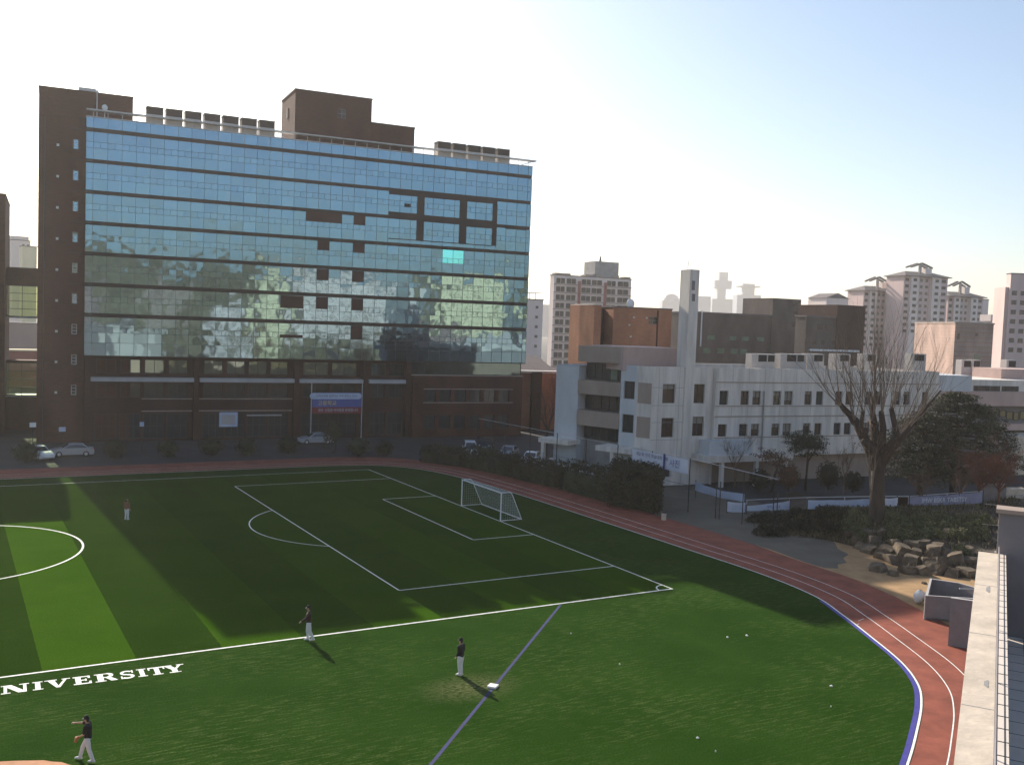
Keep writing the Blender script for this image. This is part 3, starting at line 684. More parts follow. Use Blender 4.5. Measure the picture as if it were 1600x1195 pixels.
# entrance banner on two poles
bw = .62
eb = empty("entrance_banner", F.P(32.4, 0, bw), "blue and red cloth banner with pale title strip hung between two poles", "banner")
mb = MB()
for u in (28.72, 35.9):
    mb = MB(); mb.tube([F.P(u, 0, bw-.08), F.P(u, 7.75, bw-.08)], .07, "metal_light", 6); mb.build("pole", eb)
mb = MB(); NU = 24
for i in range(NU):
    for j, (za, zb, mt) in enumerate(((5.15, 6.45, "banner_blue"), (4.45, 5.15, "banner_blue"), (3.55, 4.45, "banner_red"))):
        a, b = 28.85+7.0*i/NU, 28.85+7.0*(i+1)/NU; wv = lambda u: bw+.05*math.sin(u*1.7)
        mb.poly([F.P(a, za, wv(a)), F.P(b, za, wv(b)), F.P(b, zb, wv(b)), F.P(a, zb, wv(a))], mt)
mb.build("cloth", eb)
mb = MB(); ww = bw+.075
pts = [F.P(32.1+3.25*sx+.42*math.cos(t), 5.98+.42*math.sin(t), ww) for sx, r0 in ((1, -90), (-1, 90)) for t in [math.radians(r0+180*k/10) for k in range(11)]]
mb.poly(pts, "banner_sky"); mb.build("title_strip", eb)
text_mesh("건학이념을 실천하는 대학 캠퍼스 안내", .38, "ink_dark", lambda x, y: F.P(32.2+x*.95, 5.98+y, ww+.02), "lettering", eb)
text_mesh("고등학교", .72, "ink_yellow", lambda x, y: F.P(30.9+x, 4.98+y, ww+.02), "lettering", eb)
text_mesh("모든 신입생 여러분을 환영합니다", .46, "banner_white", lambda x, y: F.P(32.5+x*.9, 4.0+y, ww+.02), "lettering", eb)
# ---- far-left brick block and the two link bridges
LB = Plane(G(14, 690)[:2]*0+np.array([-34.35, 96.0]), 94.75)
lb = empty("left_brick_block", (-44, 100, 0), "brown brick block cut off by the left edge of the photo", "building")
mb = MB(); mb.pbox(LB, -22, 0, 0, 31.2, -16, 0, "brick_brown"); mb.pbox(LB, -22.05, .05, 31.2, 31.4, -16, .05, "brick_dark"); mb.build("wall", lb)
for k in range(6):
    window(LB, lb, -3.2, -2.2, 26.5-3.81*k, 28.0-3.81*k, .04, "frame_dark", "window_glass")
def bridge(z0, z1, hdr, sil, label):
    b = empty("link_bridge", LB.P(1.5, z0, -4), label, "bridge", "glazed link bridges")
    mb = MB(); u0, u1 = .05, 3.85
    mb.pbox(LB, u0, u1, z1-hdr, z1, -6.5, -3.5, "brick_brown"); mb.build("roof_slab", b); mb = MB(); mb.pbox(LB, u0, u1, z0, z0+sil, -6.5, -3.5, "metal_light"); mb.build("floor_slab", b)
    fr = window(LB, b, u0, u1, z0+sil, z1-hdr, -3.6, "frame_dark", "clear_green", 2, 4, .09, "glazing")
zz = lambda y: float(LB.uz(30, y, -3.5)[1])
bridge(zz(497), zz(418), zz(418)-zz(446), .2, "upper glazed link bridge between the two brick towers")
bridge(zz(620), zz(563), .3, .2, "lower green glazed link bridge between the two brick towers")
mb = MB(); mb.pbox(LB, .05, 3.85, 0, zz(621), -6.4, -3.9, "brick_brown"); tag(mb.build("passage_wall"), "dark red brick wall closing the gap under the lower link bridge", "wall")
# ================================================================== WHITE CONCRETE BUILDING WITH CHIMNEY
WB = Plane(G(1075, 757), 95.5)                                # long front
K_u = WB.uz(1019, 620)[0]; Kp = WB.P(K_u, 0)
L2_u = K_u-1.9                                                # chamfered corner
WA = Plane(Kp, 158.0)                                         # left front: u grows towards the corner
wb = empty("white_office_block", (40, 36, 0), "white three storey concrete office block with a tall square chimney", "building")
def puz(P, x0, y0, x1, y1, w=0): a, b = P.uz(x0, y0, w), P.uz(x1, y1, w); return a[0], b[0], b[1], a[1]
ROOF = WB.uz(1200, 576)[1]
uB1 = WB.uz(1462, 590)[0]
zu1, zu0 = WB.uz(1200, 610.3)[1], WB.uz(1200, 632)[1]; zl1, zl0 = WB.uz(1200, 661)[1], WB.uz(1200, 680)[1]
xs = [(1119.5, 1133), (1152.5, 1165.5), (1171, 1184), (1203, 1215.5), (1220.5, 1233.5), (1252, 1263.5), (1270, 1281), (1300, 1311), (1316, 1327)]
ub = [(WB.uz(a, 622)[0], WB.uz(b, 622)[0]) for a, b in xs]
per = ub[7][0]-ub[5][0]
k = 2
while len(ub) < 15:
    a = ub[-2]; b = ub[-1]; ub += [(a[0]+per, a[1]+per), (b[0]+per, b[1]+per)]
ub = [q for q in ub if q[1] < uB1-.5]
op = [(a, b, zu0, zu1) for a, b in ub]+[(a, b, zl0, zl1) for a, b in ub]
c1 = puz(WB, 1036, 600, 1054.5, 630); c2 = puz(WB, 1034, 653, 1052, 683); n1 = puz(WB, 1084, 600, 1100.5, 630, -.0); n2 = puz(WB, 1082, 651, 1099, 681)
cw = [c1, c2, n1, n2]
uN0, uN1 = WB.uz(1081, 600)[0], WB.uz(1114, 600)[0]
gop = [(WB.uz(a, 735)[0], WB.uz(b, 735)[0], .9, 2.6) for a, b in ((1030, 1048),)]
mb = MB(); wall_open(mb, WB, K_u, uN1, 0, ROOF, [c1, c2, n1, n2]+gop, "concrete_white", 0, .35)
wall_open(mb, WB, uN1, uB1, 3.0, ROOF, op, "concrete_white", .55, .3)
wall_open(mb, WB, uN1, uB1, 0, 3.0, [], "concrete_tan", -.6, .3)
mb.pbox(WB, K_u+.3, uB1, 0, ROOF-.9, -14, -.7, "concrete_grey")
mb.poly([WB.P(uN1, 0, -.7), WB.P(uN1, 0, .55), WB.P(uN1, ROOF, .55), WB.P(uN1, ROOF, -.7)], "concrete_white"); mb.poly([WB.P(uB1, 0, -14), WB.P(uB1, 0, .55), WB.P(uB1, ROOF, .55), WB.P(uB1, ROOF, -14)], "concrete_white")
mb.poly([WB.P(uN1, 3.0, -.7), WB.P(uB1, 3.0, -.7), WB.P(uB1, 3.0, .55), WB.P(uN1, 3.0, .55)], "concrete_grey")
mb.pbox(WB, K_u, uB1, ROOF-.9, ROOF-.0, -.7, -.35, "concrete_white")
for k in range(1, 15):
    u = uN1+(uB1-uN1)*k/15
    for za, zb in ((zu1+1.0, ROOF), (zl1+.9, zu0-.2)): mb.pbox(WB, u-.018, u+.018, za, zb, .55, .556, "concrete_grey")
for z in (zu1+.25, zu0-.1, zl1+.2, zl0-.3): mb.pbox(WB, K_u, uN0, z-.02, z+.02, 0, .006, "concrete_grey")
for u in (c1[0]-.5, c1[1]+.5, (c1[1]+uN0)/2): mb.pbox(WB, u-.015, u+.015, 3, ROOF, 0, .006, "concrete_grey")
mb.build("front_wall", wb)
mb = MB(); mb.pbox(WB, K_u, uB1, ROOF-.95, ROOF-.9, -14, -.7, "roof_pale"); mb.pbox(WB, K_u, uB1, ROOF-.9, ROOF-.1, -14.3, -14, "concrete_white"); mb.build("roof", wb)
for i, q in enumerate(cw): window(WB, wb, *q, -.28, "frame_dark", "window_brown", 2, 1, blind=(.25, 0, 0, .35)[i])
for q in gop: window(WB, wb, *q, -.28, "frame_dark", "window_glass", 2, 1)
for i, q in enumerate(op): window(WB, wb, *q, .30, "frame_dark", "window_brown" if i % 3 else "window_glass", 2, 2 if i % 2 else 1, .07, blind=(0, .3, 0, .45, .2, 0, .7)[i*5 % 7])
# thin shadow-gap ledges and downpipe
for z in (zu1+.95, zu0-.12, zl1+.85, zl0-.12):
    mb = MB(); mb.pbox(WB, uN1+.02, uB1, z-.05, z+.05, .55, .62, "concrete_tan"); mb.build("ledge", wb)
ud = WB.uz(1187, 640)[0]; mb = MB(); mb.tube([WB.P(ud, 2.5, .66), WB.P(ud, zu1, .66)], .09, "concrete_grey", 6); mb.build("downpipe", wb)
ud = WB.uz(1269, 640)[0]
# chamfered corner with tan panels
mb = MB(); cpl = np.array(WB.P(K_u, 0)); apl = np.array(WA.P(-2.0, 0)); 
dirc = cpl[:2]-apl[:2]; azc = math.degrees(math.atan2(dirc[0], dirc[1])); WC = Plane(apl, azc); cl = float(np.hypot(*dirc))
mb.poly([WC.P(0, 0), WC.P(cl, 0), WC.P(cl, ROOF), WC.P(0, ROOF)], "concrete_white")
for q in (c1, c2): mb.pbox(WC, .25, cl-.1, q[2]-.1, q[3]+.05, -.02, .04, "concrete_tan")
mb.build("corner_wall", wb)
# left front
uA0 = WA.uz(868, 620)[0]; uR0, uR1 = WA.uz(903, 620)[0], WA.uz(969, 620)[0]
a1 = puz(WA, 975, 595, 991, 624); a2 = puz(WA, 972, 646.5, 989, 677)
mb = MB(); wall_open(mb, WA, uR1, -2.0, 0, ROOF, [a1, a2], "concrete_blue", 0, .35); wall_open(mb, WA, uA0, uR0, 0, ROOF-.4, [], "concrete_blue", 0, .3)
mb.pbox(WA, uA0, -2.0, 0, ROOF-.5, -9, -1.6, "concrete_grey"); mb.poly([WA.P(uR1, 0, 0), WA.P(uR1, 0, -1.6), WA.P(uR1, ROOF, -1.6), WA.P(uR1, ROOF, 0)], "concrete_blue")
mb.poly([WA.P(uR0, 0, 0), WA.P(uR0, 0, -1.6), WA.P(uR0, ROOF-.4, -1.6), WA.P(uR0, ROOF-.4, 0)], "concrete_blue"); mb.poly([WA.P(uA0, 0, 0), WA.P(uA0, 0, -9), WA.P(uA0, ROOF-.4, -9), WA.P(uA0, ROOF-.4, 0)], "concrete_blue")
mb.pbox(WA, uA0, uR0, ROOF-.5, ROOF-.4, -1.6, 0, "concrete_blue")
mb.build("side_wall", wb)
for q in (a1, a2): window(WA, wb, *q, -.28, "frame_dark", "window_glass", 2, 1)
ym = 936
for (ya, yb) in ((595.5, 617), (643, 667)):
    z1, z0 = WA.uz(ym, ya)[1], WA.uz(ym, yb)[1]; mb = MB(); mb.pbox(WA, uR0, uR1, z0, z1, -1.2, .12, "concrete_tan"); mb.build("balcony_parapet", wb)
zt1, zt0 = WA.uz(ym, 541)[1], WA.uz(ym, 566)[1]
mb = MB(); mb.pbox(WA, uR0-.1, uR1+.4, zt0, zt1, -6, .12, "concrete_tan"); mb.build("top_parapet", wb)
mb = MB(); q0, q1 = WB.uz(974, 555, -3)[0], WB.uz(1062, 555, -3)[0]; mb.pbox(WB, q0, q1, ROOF-.6, WB.uz(1020, 543, -3)[1], -10, -3, "concrete_pink"); mb.build("roof_storey", wb)
for (ya, yb) in ((566, 594), (617.5, 642.5), (667.5, 690)):
    z1, z0 = WA.uz(ym, ya)[1], WA.uz(ym, yb)[1]
    n = 5
    for i in range(n):
        a, b = uR0+.2+(uR1-uR0-.4)*i/n, uR0+.2+(uR1-uR0-.4)*(i+1)/n
        window(WA, wb, a, b, z0, z1-.1, -1.3, "frame_dark", "window_green" if (i == 3 and ya < 600) else "window_glass", 1, 1, .07)
# chimney shaft: square, standing on the corner of the notch
chx, chy = WB.uz(1076, 570)[0], WB.uz(1078, 421)[1]
chw = WB.uz(1092, 430)[0]-WB.uz(1077.5, 430)[0]; ch0 = WB.uz(1077.5, 430)[0]
CH = Plane(WB.P(ch0, 0), 95.5)
mb = MB(); mb.pbox(CH, 0, chw, 0, chy, -1.7, .12, "concrete_white"); mb.build("chimney", wb)
mb = MB(); mb.pbox(CH, chw*.22, chw*.55, chy-2.2, chy-1.2, .12, .15, "concrete_shade"); mb.pbox(CH, chw*.3, chw*.62, chy-3.4, chy-2.6, .12, .15, "concrete_shade"); mb.tube([CH.P(.35, chy, -.9), CH.P(.35, chy+.95, -.9)], .05, "metal_white", 5)
mb.build("stain_patch", wb)
# canopies with posts
z = 3.6
def canopy(P, u0, u1, z0, z1, w1, posts):
    mb = MB(); mb.pbox(P, u0, u1, z0, z1, -.2, w1, "concrete_white"); c = mb.build("canopy", wb)
    for u, w_ in posts:
        m2 = MB(); m2.pbox(P, u-.2, u+.2, 0, z0, w_-.2, w_+.2, "concrete_white"); m2.build("post", c)
canopy(WA, WA.uz(948, 695)[0], -1.0, 3.5, 4.05, 2.3, [(WA.uz(972, 715)[0], 2.0)])
canopy(WB, WB.uz(1082, 720)[0], WB.uz(1215, 720)[0], 2.75, 3.45, 2.6, [(WB.uz(1107, 740)[0], 2.3), (WB.uz(1160, 740)[0], 2.3), (WB.uz(1205, 740)[0], 2.3)])
canopy(WA, uA0-.6, uR0+.4, 3.6, 4.1, 2.2, [(uA0, 2.0)])
mb = MB(); c = CH.P(chw+1.2, 0, 0); mb.pbox(WB, WB.uz(1092, 700)[0], WB.uz(1158, 690)[0], 3.45, 5.0, .05, 1.9, "concrete_blue"); mb.build("porch_block", wb)
# rooftop units on the white block
def box_unit(P, x0, x1, y0, y1, w, label, grp, fans):
    u0, z1 = P.uz(x0, y0, w); u1, z0 = P.uz(x1, y1, w); z0 = ROOF-.9
    e = empty("rooftop_unit", P.P((u0+u1)/2, z0, w-.5), label, "cooling unit", grp)
    mb = MB(); mb.pbox(P, u0, u1, z0, z1, w-1.1, w, "unit_casing"); mb.build("casing", e)
    for a, b in fans:
        fa, fb = u0+(u1-u0)*a, u0+(u1-u0)*b; h = z1-z0
        mb = MB(); mb.pbox(P, fa, fb, z1-.88, z1-.12, w, w+.04, "unit_dark"); mb.build("fan_grille", e)
GR = "beige rooftop units along the white block"
for i, (x0, x1, fans, lab) in enumerate([(1175, 1211, [(.28, .62), (.68, .95)], "beige rooftop unit with two dark fan grilles nearest the chimney"), (1220, 1259, [(.25, .6), (.66, .9)], "beige rooftop unit with two fan grilles left of the bare tree"),
      (1262, 1287, [(.4, .9)], "beige rooftop unit with one fan grille left of the bare tree branches"), (1305, 1328, [(.35, .9)], "beige rooftop unit behind the left twigs of the bare tree"), (1350, 1369, [(.3, .9)], "beige rooftop unit behind the middle twigs of the bare tree"), (1424, 1446, [(.25, .85)], "beige rooftop unit at the right end of the white roof")]):
    box_unit(WB, x0, x1, 552.5+.0*i, 576, -2.0, lab, GR, fans)
mb = MB(); P_ = WB
for i in range(16): u = WB.uz(1087, 575, -2)[0]+i*.14; mb.tube([WB.P(u, ROOF-.9, -.2), WB.P(u, ROOF+.05, -.2)], .025, "concrete_cream", 4)
mb.build("roof_rail", wb)
# ---- orange brick block behind
OB = Plane(at_depth(957, 540, 146), 98.0)
ob = empty("orange_brick_block", (62, 78, 0), "orange brick block with satellite dish rising behind the white office block", "building")
u0, u1 = OB.uz(959, 482)[0], OB.uz(1050, 487)[0]; zt = OB.uz(1000, 482)[1]; um = OB.uz(1028, 485)[0]
wn = puz(OB, 1014, 494.5, 1028, 507)
mb = MB(); wall_open(mb, OB, u0, u1, 0, zt, [wn], "brick_orange", 0, .3); mb.pbox(OB, u0, u1, 0, zt-.1, -12, -.4, "brick_orange"); mb.pbox(OB, u0, u0+.02, 0, zt, -.4, 0, "brick_orange"); mb.pbox(OB, u1-.02, u1, 0, zt, -.4, 0, "brick_orange"); mb.pbox(OB, u0-.1, u1+.1, zt, zt+.18, -12, .1, "roof_dark")
mb.pbox(OB, um-.1, um+.1, 0, zt-.2, 0, .12, "brick_dark"); mb.build("wall", ob); window(OB, ob, *wn, -.2, "frame_grey", "window_brown", 2, 2)
ua, ub2 = OB.uz(926, 482, -1.6)[0], u0-1.35; uleft = OB.uz(906, 480, -5.5)[0]
mb = MB(); mb.pbox(OB, ua, max(ua+.5, u0-1.5), 0, zt+.25, -9, -1.0, "brick_orange"); mb.pbox(OB, u0-1.5, u0, 0, zt-.2, -9, -3, "brick_dark"); mb.pbox(OB, ua-.1, u0-1.5, zt+.25, zt+.4, -9, -.9, "roof_pale")
P0 = OB.P(ua, 0, -1.0); OS = Plane(P0, 98+62); sl = (ua-uleft)*1.6
mb.prism([OB.P(ua, 0, -1.0), OB.P(uleft, 0, -5.5), OB.P(uleft, 0, -9), OB.P(ua, 0, -9)], 0, zt+.25, "brick_orange"); mb.build("stair_wing", ob)
e = empty("satellite_dish", OB.P(OB.uz(985, 480, -4)[0], zt, -4), "pale rounded satellite dish on top of the orange brick block", "dish"); mb = MB(); c0_ = OB.P(OB.uz(985, 480, -4)[0], zt+.75, -4)
mb.blob(c0_, (.75, .3, .75), "metal_white", 14, 8); mb.build("reflector", e, True); mb = MB(); mb.tube([(c0_[0], c0_[1], zt), c0_], .07, "metal_dark", 6); mb.build("mount", e)
for j, (x, y) in enumerate(((983, 508), (990, 496), (1010, 497), (985, 526))):
    a, zc = OB.uz(x, y); mb = MB(); mb.pbox(OB, a-.15, a+.15, zc-.1, zc+.15, 0, .12, "metal_light"); mb.build("wall_vent", ob)
# ---- orange shed between the buildings with pale pitched roof edge
SH = Plane(at_depth(845, 600, 158), 100.0)
sh = empty("brick_annex", SH.P(3, 0, -4), "small orange brick annex with pale roof edge between the two main buildings", "building")
u0, u1 = SH.uz(805, 580)[0], SH.uz(874, 580)[0]; z0, z1 = SH.uz(815, 578)[1], SH.uz(868, 565)[1]
mb = MB(); mb.pbox(SH, u0, u1, 0, SH.uz(845, 583)[1], -10, 0, "brick_orange"); mb.build("wall", sh)
mb = MB(); mb.pbox(SH, u0, u1+.3, SH.uz(845, 583)[1], SH.uz(845, 580)[1]+.05, -2, .4, "roof_pale"); zb = SH.uz(845, 580)[1]
mb.mesh([SH.P(u0, zb+.1, -2), SH.P(u1, zb+.1, -2), SH.P(u1, zb+2.2, -10), SH.P(u0, zb+2.2, -10), SH.P(u0, zb-.05, -2), SH.P(u1, zb-.05, -2), SH.P(u1, zb-.05, -10), SH.P(u0, zb-.05, -10)], [(0, 1, 2, 3), (0, 4, 5, 1), (1, 5, 6, 2), (2, 6, 7, 3), (3, 7, 4, 0)], "roof_dark"); mb.build("roof", sh)
mb = MB(); a, b = SH.uz(829, 610)[0], SH.uz(843, 610)[0]; mb.pbox(SH, a, b, 0, zb-.15, 0, .9, "brick_dark"); mb.build("pier", sh)
# ================================================================== BACKGROUND BUILDINGS
def block(name, label, xL, xC, xR, yT, d, az, wallm, dark=None, cat="building", roof="roof_dark", depth=None, ylift=0, wincb=None, right=None):
    """corner block: front from pixel xL (or xC) to xR at depth d (metres to the front's left end), returned with its front plane"""
    P = Plane(at_depth(xC, yT, d), az); u1 = P.uz(xR, yT)[0]; zt = P.uz(xC, yT)[1]
    e = empty(name, P.P(u1/2, 0, -4), label, cat)
    dep = depth or 10
    if xL < xC:   # side face visible at the left
        # depth so that the far left corner falls on xL
        r = ray(xL, yT)[:2]; q = np.array(P.P(0, 0)[:2]); nd = -P.n[:2]
        A = np.array([[r[0], -nd[0]], [r[1], -nd[1]]]); s = np.linalg.solve(A, q-CAM[:2]); dep = float(np.clip(s[1], 3, 40))
    mb = MB(); mb.pbox(P, 0, u1, 0, zt, -dep, 0, wallm); mb.build("wall", e)
    mb = MB(); mb.pbox(P, -.15, u1+.15, zt, zt+.3, -dep-.15, .15, roof); mb.build("roof", e)
    return e, P, u1, zt, dep
def wgrid(e, P, us, zs, ww, wh, glass="window_glass", w=0.0, frame=None):
    for u in us:
        for z in zs:
            mb = MB(); mb.pbox(P, u, u+ww, z, z+wh, w-.02, w+.06, glass); mb.build("window", e)
# red-trimmed apartment slab
e, P, u1, zt, dep = block("apartment_block", "grey apartment slab with red vertical trim and round rooftop tank", 865, 866, 987, 430, 330, 96, "plaster_pale", cat="apartment block")
fl = 2.78
for i in range(11):
    z = zt-2.4-fl*i
    mb = MB(); mb.pbox(P, -.1, u1+.1, z-.62, z-.40, 0, .45, "plaster_brown"); mb.build("balcony_slab", e)
    for a, b in ((.03, .135), (.16, .275), (.35, .465), (.48, .61), (.68, .79), (.82, .96)):
        mb = MB(); mb.pbox(P, u1*a, u1*b, z-.2, z+1.55, .0, .08, "window_dark"); mb.pbox(P, u1*(a+b)/2-.06, u1*(a+b)/2+.06, z-.2, z+1.55, .08, .12, "plaster_pale"); mb.build("window", e)
for a in (.305, .64): mb = MB(); mb.pbox(P, u1*a, u1*(a+.028), 0, zt-1.5, 0, .5, "trim_red"); mb.build("trim", e)
mb = MB(); ua, ub_ = P.uz(932, 420)[0], P.uz(969, 420)[0]; mb.pbox(P, ua, ub_, zt, P.uz(950, 409)[1], -9, -1, "concrete_grey"); mb.pbox(P, ua-1, ub_, zt, zt+1.2, -9.5, -.6, "concrete_grey"); mb.build("tank_house", e)
mb = MB(); uc = P.uz(947, 405)[0]; zc = P.uz(950, 409)[1]; mb.tube([P.P(uc, zc, -4), P.P(uc, zc+2, -4)], [.5, .2], "metal_dark", 6); mb.build("finial", e)
for a in (.02, .12, .4, .55, .75, .9): mb = MB(); mb.pbox(P, u1*a, u1*(a+.09), zt+.3, zt+.9, -3, -.2, "concrete_tan"); mb.build("roof_curb", e)
# dark brick blocks
e, P, u1, zt, dep = block("dark_brick_block", "long dark brown brick block behind the chimney with few windows", 1090, 1090, 1257, 489, 205, 95, "brick_grey", depth=14)
wgrid(e, P, [P.uz(x, 527)[0] for x in (1139, 1159, 1183, 1105)], [P.uz(1150, 532)[1]], 1.9, .9, "window_green"); wgrid(e, P, [P.uz(x, 548)[0] for x in (1098, 1120, 1141, 1156)], [P.uz(1150, 553)[1]], 1.9, 1.1, "window_green")
ua, ub_ = P.uz(1206, 480)[0], P.uz(1250, 480)[0]; mb = MB(); mb.pbox(P, ua, ub_, zt+.3, P.uz(1230, 467)[1], -10, .3, "brick_grey"); mb.pbox(P, ua, ub_, 0, zt+.3, 0, .3, "brick_grey"); mb.build("stair_head", e)
wgrid(e, P, [P.uz(x, 500)[0] for x in (1237,)], [P.uz(1237, y)[1] for y in (478, 494, 510)], 1.0, 1.0, "window_brown", .3)
mb = MB(); uu = P.uz(1095, 510)[0]; mb.tube([P.P(uu, zt-7, .2), P.P(uu, zt+.5, .2)], .16, "metal_white", 6); mb.build("vent_pipe", e)
e, P, u1, zt, dep = block("dark_brick_block", "grey brown brick block with stepped top left of the bare tree", 1258, 1260, 1350, 495, 190, 95, "brick_grey", depth=12)
ua = P.uz(1307, 490)[0]; mb = MB(); mb.pbox(P, ua, u1+.1, zt+.3, P.uz(1325, 477)[1], -11, .2, "brick_dark"); mb.pbox(P, ua, u1+.1, 0, zt+.3, 0, .2, "brick_dark"); mb.build("stair_head", e)
wgrid(e, P, [P.uz(x, 512)[0] for x in (1277, 1290)], [P.uz(1280, 515)[1]], 1.4, 1.1, "window_brown"); wgrid(e, P, [P.uz(x, 535)[0] for x in (1270, 1283, 1300)], [P.uz(1280, 538)[1]], .8, .8, "window_brown")
mb = MB(); mb.pbox(P, P.uz(1262, 550)[0], P.uz(1340, 550)[0], P.uz(1300, 549)[1], P.uz(1300, 546)[1], .2, .5, "metal_white"); mb.build("eave", e)
# pink tiled block
e, P, u1, zt, dep = block("pink_tiled_block", "pink square tiled block with sunlit left side right of the bare tree", 1430, 1493, 1553, 505, 215, 122, "tile_pink", roof="concrete_tan")
wgrid(e, P, [P.uz(1496, 523)[0]], [P.uz(1496, 530)[1]], .5, 1.3, "window_brown"); wgrid(e, P, [P.uz(1524, 523)[0]], [P.uz(1524, 525)[1]], .55, .55, "window_brown"); wgrid(e, P, [P.uz(1522, 558)[0]], [P.uz(1522, 562)[1]], 1.3, 1.2, "window_green")
for k in range(8): mb = MB(); z = zt-.9-1.05*k; mb.pbox(P, -.03, u1, z-.04, z+.04, 0, .03, "brick_orange"); mb.build("tile_course", e)
# gabled apartment towers
def gable_tower(xL, xR, yT, d, label, yG):
    P = Plane(at_depth(xL, yT, d), 101); u1 = P.uz(xR, yT)[0]; zt = P.uz(xL, yT)[1]; e = empty("apartment_tower", P.P(u1/2, 0, -6), label, "apartment tower", "gabled apartment towers on the skyline")
    mb = MB(); cols = [(0, .13, 0, "plaster_mauve"), (.13, .31, 1.0, "plaster_pale"), (.31, .62, -.8, "plaster_mauve"), (.62, .82, 1.0, "plaster_pale"), (.82, 1, .2, "plaster_mauve")]
    for a, b, w, mt in cols: mb.pbox(P, u1*a, u1*b, 0, zt, -11, w, mt)
    mb.build("wall", e)
    fl = 2.75; n = 9
    for i in range(n):
        z = zt-2.4-fl*i
        for a, wd, w, gl in ((.03, .08, 0, "window_dark"), (.18, .08, 1.0, "window_dark"), (.68, .08, 1.0, "window_dark"), (.86, .10, .2, "window_dark"), (.40, .06, -.8, "window_brown"), (.52, .06, -.8, "window_brown")):
            mb = MB(); mb.pbox(P, u1*a, u1*(a+wd), z, z+1.25, w, w+.08, gl); mb.build("window", e)
    # hipped roof with an overhang
    h = 2.2
    mb = MB(); q = lambda u, z, w: P.P(u, z, w)
    vs = [q(-.9, zt, 1.8), q(u1+.9, zt, 1.8), q(u1+.9, zt, -12), q(-.9, zt, -12), q(u1*.2, zt+h, -5), q(u1*.8, zt+h, -5), q(-.9, zt-.3, 1.8), q(u1+.9, zt-.3, 1.8), q(u1+.9, zt-.3, -12), q(-.9, zt-.3, -12)]
    mb.mesh(vs, [(0, 1, 5, 4), (1, 2, 5), (2, 3, 4, 5), (3, 0, 4), (0, 6, 7, 1), (1, 7, 8, 2), (2, 8, 9, 3), (3, 9, 6, 0), (9, 8, 7, 6)], "roof_dark"); mb.build("roof", e)
    # open gabled frame on the roof: solid right wall, thin left post, two sloped beams
    zg = P.uz((xL+xR)/2, yG)[1]; um = u1*.48; hw = u1*.22; ze = zg-(zg-zt)*.30
    mb = MB(); mb.pbox(P, um+hw*.35, um+hw, zt, ze, -6, -2, "plaster_pale"); mb.pbox(P, um-hw*.25, um-hw*.08, zt, zg-.5, -3, -2, "concrete_grey")
    for w0, w1 in ((-3, -2), (-6, -5)):
        for s, uu in ((-1, um-hw*1.1), (1, um+hw*1.1)):
            a = [q(uu, ze-.2, w) for w in (w0, w1)]; b = [q(um, zg, w) for w in (w0, w1)]
            mb.mesh([a[0], a[1], b[1], b[0], (a[0][0], a[0][1], ze+.5), (a[1][0], a[1][1], ze+.5), (b[1][0], b[1][1], zg+.7), (b[0][0], b[0][1], zg+.7)], [(0, 1, 2, 3), (4, 7, 6, 5), (0, 4, 5, 1), (3, 2, 6, 7), (0, 3, 7, 4), (1, 5, 6, 2)], "roof_dark")
    mb.build("gable_frame", e)
    return e, P, u1, zt
gable_tower(1350, 1409, 453, 430, "mauve apartment tower with open gable frame, leftmost of the three behind the bare tree", 434)
gable_tower(1413, 1481, 430, 420, "tallest pale apartment tower with open gable frame on the skyline", 412.5)
gable_tower(1482, 1536, 462, 440, "mauve apartment tower with open gable frame right of the tallest one", 441)
block("slab_tower", "narrow pale slab with pitched top at the right of the gabled towers", 1536, 1536, 1545, 468, 450, 101, "plaster_pale", cat="tower", depth=8)
e, P, u1, zt, dep = block("apartment_house", "cream apartment house with gabled upper storey left of the bare tree", 1278, 1278, 1306, 478, 330, 98, "plaster_cream", cat="apartment house", depth=10)
wgrid(e, P, [u1*.08, u1*.4, u1*.7], [zt-2, zt-4.4], 1.3, .9)
ua, ub_ = P.uz(1293, 470)[0], P.uz(1327, 470)[0]; za, zg = P.uz(1310, 466)[1], P.uz(1310, 458)[1]
mb = MB(); mb.pbox(P, ua, ub_, 0, za, -10, -.5, "plaster_pale"); um = (ua+ub_)/2
mb.mesh([P.P(ua-.4, za, -.3), P.P(ub_+.4, za, -.3), P.P(um, zg, -.3), P.P(ua-.4, za, -10.2), P.P(ub_+.4, za, -10.2), P.P(um, zg, -10.2)], [(0, 1, 2), (5, 4, 3), (0, 2, 5, 3), (1, 4, 5, 2), (0, 3, 4, 1)], "roof_dark"); mb.build("gabled_storey", e)
# right edge: mauve tower, grey annex
e, P, u1, zt, dep = block("mauve_tower", "tall mauve tower cut off by the right edge of the photo", 1578, 1580, 1640, 428, 300, 124, "plaster_mauve", cat="tower", depth=10)
wgrid(e, P, [.6, 3.2], [zt-6.5-2.9*k for k in range(7)], 1.5, 1.4, "window_brown"); mb = MB(); mb.pbox(P, -1.0, u1, 0, zt-4, -9, -1, "plaster_mauve"); mb.build("wing", e)
e, P, u1, zt, dep = block("grey_flats", "grey block of flats low on the skyline before the right tower", 1549, 1550, 1569, 503, 360, 98, "plaster_mauve", cat="flats", depth=8)
wgrid(e, P, [u1*.15, u1*.6], [zt-2-2.8*k for k in range(4)], 1.2, .8); mb = MB(); mb.pbox(P, .4, u1-.3, zt+.3, P.uz(1560, 492)[1], -6, -1, "plaster_pale"); mb.build("roof_house", e)
